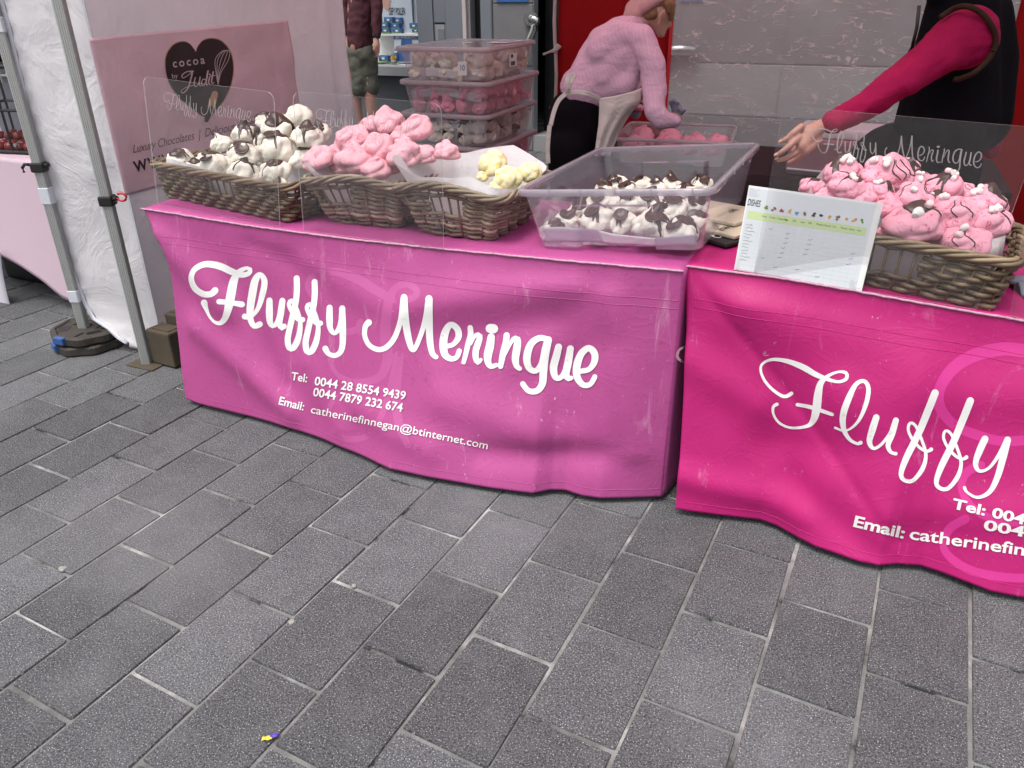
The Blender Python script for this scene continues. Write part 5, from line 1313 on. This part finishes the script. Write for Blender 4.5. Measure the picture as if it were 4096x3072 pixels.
fillpoly('heart_outline', grow(1.025), M['gold'], .0); hrt = fillpoly('heart', heart, M['cocoa'], .0012)
m = MB(); text_on(m, 'cocoa', (1275,498), (1512,468), lambda x, y, l: bp(x, y, .0026), 62, .012, 1.35); m.build('logo_word', M['trim'], hrt)
m = MB(); text_on(m, 'by', (1268,580), (1312,574), lambda x, y, l: bp(x, y, .0026), 36, .0); m.build('logo_word', M['trim'], hrt)
m = MB()
for i, s_ in enumerate([[(1425,525,1),(1375,530,.7),(1342,556,.8),(1352,575,.6),(1400,545,.6),(1418,530,1),(1405,590,1.2),(1385,650,1),(1350,686,.8),(1335,672,.6),(1370,645,.5),(1428,628,.5)],
   [(1440,572),(1432,615),(1440,638,.8),(1462,622,.7),(1476,566,1),(1468,625,.9),(1480,634,.6)], [(1516,588,.7),(1496,584,.8),(1486,615),(1500,632,.7),(1517,600,.7),(1534,520,1.1),(1520,610,1),(1528,628,.7)], [(1545,570),(1538,612),(1548,622,.6)], [(1546,548,1.2),(1548,548,1.2)], [(1572,530,1),(1560,600,1),(1568,616,.7),(1578,608,.6)], [(1548,562,.7),(1585,556,.7)]]):
    stroke_mesh(m, s_, 10, lambda x, y, l: bp(x, y, .0026 + l*.3), 8, .0004*i)
m.build('logo_script', M['trim'], hrt)
m = MB()
for i, dx in enumerate((-62, -40, -12, 22, 52)): stroke_mesh(m, [(1608,625),(1612 + dx*.3,540),(1640 + dx*.85,440),(1668 + dx*.5,378),(1690,372)], 5, lambda x, y, l: bp(x, y, .003 + l*.3), 12, .0004*i)
m.build('whisk_wires', M['trim'], hrt)
m = MB(); stroke_mesh(m, [(1585,692,1),(1565,760,1.2),(1552,800,1)], 46, lambda x, y, l: bp(x, y, .0042), 12); m.build('whisk_handle', M['gold'], hrt)
m = MB(); stroke_mesh(m, [(1552,795,1),(1536,850,1.1),(1524,885,.9)], 34, lambda x, y, l: bp(x, y, .0052), 12); m.build('whisk_grip', M['ink'], hrt)
m = MB(); text_on(m, 'Luxury Chocolates  |  Delicious Cakes', (978,1130), (1900,922), lambda x, y, l: bp(x, y, .0014), 62, -.004, .95, .42); m.build('strapline', M['ink_tan'], ban)
m = MB(); text_on(m, 'WWW.', (1000,1268), (1330,1190), lambda x, y, l: bp(x, y, .0014), 78, .03, 1.3); m.build('web_address', M['ink'], ban)

# ------------------------------------------------------------------ weights on the gazebo feet
def plate(z, rz, label):
    c = atZ(357, 1331, .06); o = empty('round_weight', (c.x, c.y, z), rz, label, 'weight', 'weights on the gazebo feet')
    m = MB(); r0 = .165; oct_ = lambda r: [Vector((r*(1 + .035*math.cos(8*a))*math.cos(a), r*(1 + .035*math.cos(8*a))*math.sin(a), 0)) for a in [2*math.pi*k/48 for k in range(48)]]
    prof = [(.93, 0), (1, .008), (1, .038), (.95, .046), (.86, .048), (.82, .040), (.40, .040), (.36, .048), (.14, .048), (.13, .02)]
    m.rings([[p*k + Vector((0, 0, zz_)) for p in oct_(r0)] for k, zz_ in prof]); m.build('casting', M['iron'], o, False)
    for a in (60, 180, 300):
        m = MB(); m.box((.082, -.032, .0395), (.128, .032, .0415), Matrix.Rotation(R(a), 4, 'Z')); m.build('hand_hole', M['void'], o)
        m = MB(); m.box((.07, -.045, .040), (.14, .045, .046), Matrix.Rotation(R(a + 60), 4, 'Z'), .003); m.build('raised_pad', M['iron'], o)
    for a in (20, 235): 
        m = MB(); m.box((.145, -.03, .012), (.172, .03, .047), Matrix.Rotation(R(a), 4, 'Z'), .004); m.build('paint_mark', M['blue_paint'], o)
    return o
plate(.002, R(10), 'lower round cast iron weight on the white gazebo leg'); plate(.052, R(35), 'upper round cast iron weight with blue paint marks on the gazebo leg')
def block(c, w, d, h, label):
    o = empty('square_weight', c, R(-4), label, 'weight', 'weights on the gazebo feet'); MB().box((-w/2, -d/2, 0), (w/2, d/2, h), None, .008).build('casting', M['rust'], o)
    MB().box((-w/2 + .02, -d/2 + .02, h), (w/2 - .02, d/2 - .02, h + .004), None, .001).build('cast_plate', M['rust'], o); return o
block((-2.785, 2.41, .007), .15, .10, .17, 'front rusty square cast weight beside the gazebo leg'); block((-2.77, 2.52, .002), .15, .10, .215, 'rear taller rusty square cast weight beside the gazebo leg')

# ------------------------------------------------------------------ neighbouring chocolate stall
ARC = [(0,1015),(90,1060),(180,1122),(250,1185),(312,1248)]
ar = sorted([(atY(x, y, 2.72).x, max(.02, atY(x, y, 2.72).z)) for x, y in ARC]); ar = [(-5.6, ar[0][1] + .25)] + ar
ns = empty('stall_cover', (-4.6, 2.74, 0), 0, 'pale pink fitted cover on the neighbouring chocolate stall table', 'tablecloth'); NI = Matrix.Translation((4.6, -2.74, 0))
xe = atZ(150, 640, .8).x
gp(sheet('front_drape', 60, 30, lambda u, v: (lambda X: Vector((X + (.05*v if u > .98 else 0), 2.745 - .03*v + .01*math.sin(X*5)*v, lerp(.80, interp(ar, X), v))))(lerp(-5.6, xe + .03, u)), M['stall_pink'], None, .002), ns, NI)
gp(sheet('side_drape', 16, 20, lambda u, v: Vector((xe + .03 + .02*v, lerp(2.745 - .03*v, 3.45, u), lerp(.80, .02, v))), M['stall_pink'], None, .002), ns, NI)
gp(MB().box((-5.6, 2.746, .775), (xe + .029, 3.45, .80)).build('top', M['stall_pink']), ns, NI)
fl = sheet('front_flap', 14, 20, lambda u, v: (lambda p: p)(atY(lerp(-260, lerp(2, 47, v**1.6), u), lerp(1000, 1245, v) + 12*u*v - 12*v, 2.66)), M['stall_white'], None, .002); tag(fl, 'white cloth flap hanging in front of the chocolate stall', 'cloth')
bgm = MB().box((-4.65, 2.95, .002), (-4.25, 3.3, .22), None, .03).build('supply_bag', M['black_pl']); tag(bgm, 'black bag stored under the chocolate stall table', 'bag')
dc = empty('display_case', (-4.10, 3.0, .802), R(8), 'clear display case with black edges full of red glazed chocolates', 'display case')
for x0, x1, y0, y1 in ((-.32, .24, -.17, .17),):
    for (a, b) in (((x0,y0),(x1,y0)), ((x1,y0),(x1,y1)), ((x1,y1),(x0,y1)), ((x0,y1),(x0,y0))):
        for z in (.012, .22, .43): MB().tube([(a[0], a[1], z), (b[0], b[1], z)], .008 if z < .4 else .012, 6).build('edge_bar', M['black_pl'], dc)
    for a in ((x0,y0),(x1,y0),(x1,y1),(x0,y1),(.0,y0)): MB().tube([(a[0], a[1], .01), (a[0], a[1], .43)], .007, 6).build('edge_bar', M['black_pl'], dc)
    MB().box((x0, y0, .004), (x1, y1, .012)).build('base', M['black_pl'], dc); MB().box((x0, y0, .425), (x1, y1, .445)).build('top_tray', M['black_pl'], dc)
    MB().add([(x0,y0-.004,.02),(x1,y0-.004,.02),(x1,y0-.004,.42),(x0,y0-.004,.42)], [(0,1,2,3)]).build('pane', M['acrylic'], dc); MB().add([(x1+.004,y0,.02),(x1+.004,y1,.02),(x1+.004,y1,.42),(x1+.004,y0,.42)], [(0,1,2,3)]).build('pane', M['acrylic'], dc)
for x, z in ((.20,.05),(.04,.05),(.19,.24),(.12,.40)): MB().tube([(x, -.176, z), (x, -.188, z)], .010, 10).build('bolt', M['chrome'], dc)
MB().box((.25, -.14, .02), (.256, .15, .40)).build('side_panel', M['tub_rim'], dc); MB().box((-.2, .14, .10), (.2, .15, .32)).build('back_panel', M['white_fab'], dc)
cb = MB(); cb.rings([[Vector((r*math.cos(2*math.pi*k/14), r*math.sin(2*math.pi*k/14), z)) for k in range(14)] for r, z in ((.024, 0), (.029, .008), (.028, .022), (.022, .033), (.010, .038))])
cme = bpy.data.meshes.new('glazed_chocolate'); cme.from_pydata([tuple(v) for v in cb.v], [], cb.f); cme.materials.append(M['choc_red']); cme.polygons.foreach_set('use_smooth', [True]*len(cme.polygons))
cme2 = cme.copy(); cme2.materials.clear(); cme2.materials.append(M['choc'])
dm = Matrix.Translation(dc.location) @ Matrix.Rotation(R(8), 4, 'Z')
for i in range(8):
    for j in range(4):
        o = link('glazed_chocolate', cme); o.matrix_world = dm @ Matrix.Translation((-.25 + i*.062 + (.02 if j % 2 else 0), -.12 + j*.065, .013 + (.03 if j > 1 else 0))); tag(o, 'red glazed chocolate inside the clear display case', 'chocolate', 'red chocolates in the display case')
for i in range(7):
    for j in range(2):
        o = link('glazed_chocolate', cme2); o.matrix_world = dm @ Matrix.Translation((-.2 + i*.06, -.08 + j*.07, .446)); tag(o, 'dark chocolate on the black top tray of the display case', 'chocolate', 'dark chocolates on the case top')
wr = empty('wire_rack', (-4.25, 3.28, .80), R(8), 'grey wire grid rack behind the display case', 'rack')
for k in range(8): MB().tube([(-.45 + k*.12, 0, .3), (-.45 + k*.12, 0, .78)], .006, 5).build('wire', M['alu'], wr)
for k in range(5): MB().tube([(-.46, 0, .34 + k*.10), (.40, 0, .34 + k*.10)], .006, 5).build('wire', M['alu'], wr)
MB().box((-.46, .02, .02), (.40, .03, .74)).build('back_board', M['panel'], wr)
rb = MB(); rb.tube([Vector((-4.32 + .05*math.sin(i*.9), 3.2, 1.42 - i*.02)) for i in range(10)], .012, 6); o = rb.build('ribbon', M['banner'], None, True); tag(o, 'pink ribbon hanging on the wire rack of the chocolate stall', 'ribbon')

# ------------------------------------------------------------------ shop front behind
YB = 8.0
S2 = lambda x, y, Y=YB: atY(1380 + .3165*x, .3165*y, Y)
shop = empty('shop_building', (-2.0, YB, 0), 0, 'grey stone shop building with window display behind the stalls', 'building'); SI = Matrix.Translation((2.0, -YB, 0))
def sb(name, x0, x1, z0, z1, y0, y1, mat, parent=None, bev=0):
    o = MB().box((x0, y0, z0), (x1, y1, z1), None, bev).build(name, mat); gp(o, parent or shop, SI if parent is None else Matrix.Identity(4)); return o
xs = {k: S2(k, 150).x for k in (445, 485, 800, 865, 920, 1125, 1280, 1510, 1590, 1725, 1880)}
zsill = S2(560, 830).z; zs2 = S2(560, 940).z
sb('plinth', -9, xs[1510], 0, zs2 - .002, YB, YB + .3, M['render_dk']); sb('window_sill', -9, xs[920], zs2, zsill, YB - .12, YB + .1, M['sill'])
sb('window_back', -9, xs[920], zsill, 3.2, YB + .95, YB + 1.0, M['void']); sb('window_floor', -9, xs[920], zsill - .05, zsill - .002, YB + .1, YB + .95, M['card_w'])
p = S2(1, 1).copy(); g_ = MB().add([(-9, YB + .04, zsill), (xs[920], YB + .04, zsill), (xs[920], YB + .04, 3.0), (-9, YB + .04, 3.0)], [(0, 1, 2, 3)]).build('window_pane', M['acrylic']); gp(g_, shop, SI)
sb('fascia', -9, xs[1510], 3.002, 4.6, YB - .02, YB + .3, M['panel'])
for a, b in ((920, 1125), (1125, 1280), (1280, 1510)): sb('panel', xs[a] + .004, xs[b] - .004, zs2 - .002, 3.0, YB - .03 + (.012 if a == 1125 else 0), YB + .08, M['panel'])
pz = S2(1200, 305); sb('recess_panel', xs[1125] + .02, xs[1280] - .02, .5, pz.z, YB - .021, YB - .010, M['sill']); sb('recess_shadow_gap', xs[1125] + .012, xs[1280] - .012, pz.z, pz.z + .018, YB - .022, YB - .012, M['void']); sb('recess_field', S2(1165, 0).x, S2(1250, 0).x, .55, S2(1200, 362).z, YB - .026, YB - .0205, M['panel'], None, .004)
sb('trim_post', xs[1510] + .002, xs[1590] - .03, 0, 4.6, YB - .06, YB + .1, M['trim']); sb('stone_edge', xs[1590] - .028, xs[1590], 0, 4.6, YB - .02, YB + .1, M['stone_lt'])
sb('dark_reveal', xs[1590] + .002, xs[1725], 0, 4.6, YB + .10, YB + .15, M['void']); sb('pilaster', xs[1725] + .002, xs[1880] - .002, 0, 4.6, YB - .05, YB + .15, M['panel'], None, .02)
xd0, xd1 = atY(2137, 200, YB).x, atY(2300, 200, YB).x
zj = S2(2000, 45).z
def blocks(x0, x1, zs, widths, mats):
    for r in range(len(zs) - 1):
        x = x0; q = 0
        while x < x1 - .02:
            w = min(widths[(r + q) % len(widths)], x1 - x); sb('stone_block', x + .005, x + w - .005, zs[r] + .005, zs[r+1] - .005, YB - .03, YB + .12, mats[(r*2 + q*3) % len(mats)], None, .006); x += w; q += 1
sb('joint_backing', xs[1880], xd0, 0, 4.6, YB - .018, YB + .1, M['sill'])
blocks(xs[1880], xd0, [.0, .42, .84, zj, 1.95, 2.5, 3.1, 4.6], [.7, .9], [M['stone'], M['stone_lt']])
sb('door_void', xd0 + .002, xd1, .16, 2.5, YB + .3, YB + .35, M['void']); sb('door_step', xd0 + .002, xd1, 0, .16, YB - .02, YB + .36, M['stone_lt']); sb('kick_plate', xd0 + .06, xd1 - .1, .30, .42, YB + .285, YB + .299, M['panel']); sb('letter_plate', xd0 + .15, xd1 - .05, .95, 1.0, YB + .285, YB + .299, M['chrome']); sb('lintel', xd0 + .002, xd1, 2.502, 4.6, YB - .02, YB + .3, M['stone'])
sb('joint_backing', xd1 + .002, 5.0, 0, 4.6, YB - .018, YB + .1, M['sill'])
blocks(xd1 + .002, 5.0, [.0, .45, atY(3000, 255, YB).z, 1.72, 2.4, 3.1, 4.6], [1.05, .95], [M['stone'], M['stone'], M['stone_lt']])
sb('shop_roof', -9, 5, 4.602, 4.75, YB - .1, YB + 6, M['panel']); sb('rear_wall', -9, 5, 0, 4.6, YB + 5.8, YB + 6, M['stone']); sb('end_wall', -9.2, -9.002, 0, 4.6, YB, YB + 6, M['stone']); sb('end_wall', 5.002, 5.2, 0, 4.6, YB, YB + 6, M['stone'])
hd = MB(); hp = [S2(x, y, Y) for x, y, Y in ((1300, 40, 7.99),)]
R4 = lambda x, y, Y: atY(1350 + .4219*x, .4219*y, Y)
h_ = empty('steel_handrail', R4(1830, 170, 7.97), 0, 'bent steel handrail fixed to the stone beside the doorway', 'handrail'); hi = Matrix.Translation(-h_.location)
o = MB().tube([R4(1822, 180, 7.97), R4(1840, 180, 7.90)], .065, 18).build('wall_flange', M['chrome']); gp(o, h_, hi)
o = MB().tube([R4(x, y, 7.88) for x, y in ((1835,180),(1865,178),(1888,190),(1892,215),(1880,245),(1855,290),(1825,360),(1700,640))], .034, 14).build('rail', M['chrome'], None, True); gp(o, h_, hi)
h2 = MB().tube([atY(x, 200, 7.9) for x in (2640, 2785)], .05, 12).build('steel_rail', M['chrome'], None, True); tag(h2, 'horizontal steel rail on the wall seen through the clear window', 'handrail')
bs = MB().box((S2(1940, 20).x, YB - .045, S2(1940, 26).z), (S2(2330, 20).x, YB - .032, S2(1940, 26).z + .35)).build('blue_sign', M['poster_b']); tag(bs, 'plain blue sign on the stone beside the doorway', 'sign')
bs = MB().box((atY(2720, 3, YB).x, YB - .045, atY(2720, 6, YB).z), (atY(2815, 3, YB).x, YB - .032, atY(2720, 6, YB).z + .3)).build('blue_sign', M['poster_b']); tag(bs, 'plain blue sign seen through the clear gazebo window', 'sign')
# window display
def card(x0, x1, y0, y1, Y, mat, name, label, cat, t=.02, zt=None):
    a, b = S2(x0, y1, Y), S2(x1, y0, Y); o = empty(name, ((a.x+b.x)/2, Y, a.z), 0, label, cat)
    MB().box((-(b.x-a.x)/2, 0, 0), ((b.x-a.x)/2, t, (zt or b.z) - a.z)).build('board', mat, o); return o, b.x - a.x, (zt or b.z) - a.z
po, w, h = card(487, 812, -400, 425, 8.45, M['poster'], 'poster', 'pale blue poster with the words DEFY POLLEN in the shop window', 'poster')
m = MB(); text_on(m, 'DEFY POLLEN', (-.26*w, h*.30), (.28*w, h*.30), (lambda x, y, l: Vector((x, -.004, y)), -1), .045*1.6, .02); m.build('headline', M['print_k'], po)
m = MB(); m.add([Vector((x*w, -.004, z*h)) for x, z in ((-.5,.60),(-.47,.45),(-.38,.385),(-.30,.36),(-.24,.375),(-.21,.42),(-.19,.44),(-.21,.455),(-.18,.465),(-.20,.48),(-.14,.51),(-.18,.56),(-.16,.62),(-.2,.8),(-.5,.85))], [tuple(range(15))]); m.build('printed_face', M['skin_f'], po)
m = MB(); m.add([Vector((x*w, -.006, z*h)) for x, z in ((-.22,.452),(-.19,.440),(-.205,.455),(-.185,.465),(-.23,.462))], [(0,1,2,3,4)]); m.build('printed_lips', M['red_pr'], po)
card(868, 935, -400, 300, 8.5, M['poster'], 'poster', 'narrow pale poster edge beside the grey panels in the shop window', 'poster')
sh_, w, h = card(300, 935, 432, 448, 8.2, M['card_w'], 'display_shelf', 'white display shelf in the shop window', 'shelf', .4)
un, w, h = card(320, 640, 450, 830, 8.42, M['card_w'], 'display_unit', 'plain white display panel below the shop window shelf', 'panel')
bp_, w, h = card(640, 936, 448, 790, 8.22, M['poster'], 'poster', 'white and blue poster below the shelf in the shop window', 'poster')
m = MB(); text_on(m, 'READY FOR ANOTHER SUMMER?', (-.42*w, h*.895), (.42*w, h*.895), (lambda x, y, l: Vector((x, -.008, y)), -1), .05, .015); m.build('headline', M['card_w'], bp_)
MB().box((-.5*w, -.005, .86*h), (.5*w, -.001, .97*h)).build('blue_band', M['poster_b'], bp_); MB().box((-.45*w, -.005, .05*h), (.1*w, -.001, .40*h)).build('blue_print', M['poster_b'], bp_); MB().box((-.45*w, -.005, .42*h), (.3*w, -.001, .52*h)).build('green_print', M['green_pr'], bp_)
m = MB(); m.tube([(0, -.001, .70*h), (0, -.006, .70*h)], .16*w*1.4, 24); m.build('blue_roundel', M['poster_b'], bp_)
for i, (x0, x1, y0, y1, Y) in enumerate([(490,600,218,288,8.30),(605,712,222,300,8.40),(445,540,285,352,8.24),(572,688,292,356,8.28),(455,556,355,420,8.22),(598,712,360,422,8.24),(813,921,293,362,8.30),(850,932,368,410,8.28),(590,656,690,755,8.18),(425,540,702,778,8.15),(628,655,620,690,8.21)]):
    a, b = S2(x0, y1, Y), S2(x1, y0, Y); bw_, bh_ = b.x - a.x, b.z - a.z
    o = empty('medicine_box', ((a.x+b.x)/2, Y, a.z), R((-8, 6, 4)[i % 3]), 'small blue and green medicine carton in the shop window display', 'carton', 'cartons in the shop window')
    ct = MB().box((-bw_/2, 0, 0), (bw_/2, .06, bh_)).build('carton', M['poster_b'], o); MB().box((-bw_/2, -.002, 0), (bw_/2, -.0005, bh_*.22)).build('green_strip', M['green_pr'], ct)
    m = MB(); m.tube([(0, -.0005, bh_*.52), (0, -.003, bh_*.52)], bh_*.17, 16); m.v = [Vector((v.x*2.2, v.y, v.z)) for v in m.v]; m.build('white_oval', M['card_w'], ct)
    MB().box((-bw_*.38, -.0022, bh_*.76), (bw_*.30, -.0005, bh_*.9)).build('brand_strip', M['blue_pr'], ct)
fw = S2(600, 795, 8.14)
for q in range(3):
    m = MB(); rgf = random.Random(q)
    for k in range(26):
        a, b2_, r = rgf.uniform(0, 6.28), rgf.uniform(.1, 1.5), .055
        d = Vector((math.cos(a)*math.sin(b2_), math.sin(a)*math.sin(b2_), math.cos(b2_))); t_ = d.cross(Vector((0, 0, 1))).normalized()*.014
        m.add([Vector((0, 0, .03)), d*r*.6 + t_ + Vector((0, 0, .03)), d*r + Vector((0, 0, .03)), d*r*.6 - t_ + Vector((0, 0, .03))], [(0, 1, 2, 3)])
    o = m.build('artificial_flower', M['yellow'] if q != 1 else M['card_w']); o.location = fw + Vector((-.12*q + .02, 0, .0)) if q != 1 else S2(410, 780, 8.12); tag(o, ['yellow artificial flower beside the cartons in the shop window', 'white artificial flower at the edge of the shop window', 'second yellow artificial flower next to the fuller one'][q], 'flower')
gr = sheet('artificial_grass', 40, 6, lambda u, v: S2(lerp(390, 655, u), 800 - 25*v*abs(math.sin(u*90)), 8.16 + .1*v), M['green_pr'], None, .004); tag(gr, kind='stuff', label='green artificial grass along the shop window floor')

# ------------------------------------------------------------------ litter on the pavement
lt = empty('foil_wrapper', atZ(1078, 2962, .004), R(15), 'torn yellow and purple foil wrapper lying on the pavement', 'litter')
def fo(x0, x1, y0, y1): return lambda u, v: Vector((lerp(x0, x1, u), lerp(y0, y1, v) + .01*u, .004 + .006*abs(math.sin(u*5 + v*2))))
lt.scale = (.62,)*3
sheet('yellow_piece', 8, 6, fo(-.028, .010, -.010, .008), M['yellow_f'], lt, .0004); sheet('purple_piece', 8, 6, fo(-.006, .026, .004, .022), M['purple'], lt, .0004)
for i, (x, y, r) in enumerate(((253,2275,.015),(1165,2487,.012),(1415,2343,.009))):
    c = atZ(x, y, .002); m = MB(); rgg = random.Random(i)
    ring = lambda k, z: [Vector((r*k*(1 + .9*noise.noise(Vector((math.cos(a)*1.6, math.sin(a)*1.6, i*3.3)))) * math.cos(a), r*k*.75*math.sin(a), z)) for a in [2*math.pi*q/20 for q in range(20)]]
    m.rings([ring(1, -.006), ring(.97, .0), ring(.8, .0012)]); o = m.build('chewing_gum', M['gum'], None, True); o.location = c + Vector((0, 0, .001)); o.rotation_euler = (0, 0, i*1.1)
    tag(o, ['large pale trodden gum at the corner of a paver', 'round pale gum on a paver joint', 'flat pale gum between two dark joints', 'tiny pale crumb on a paver'][i], 'gum')
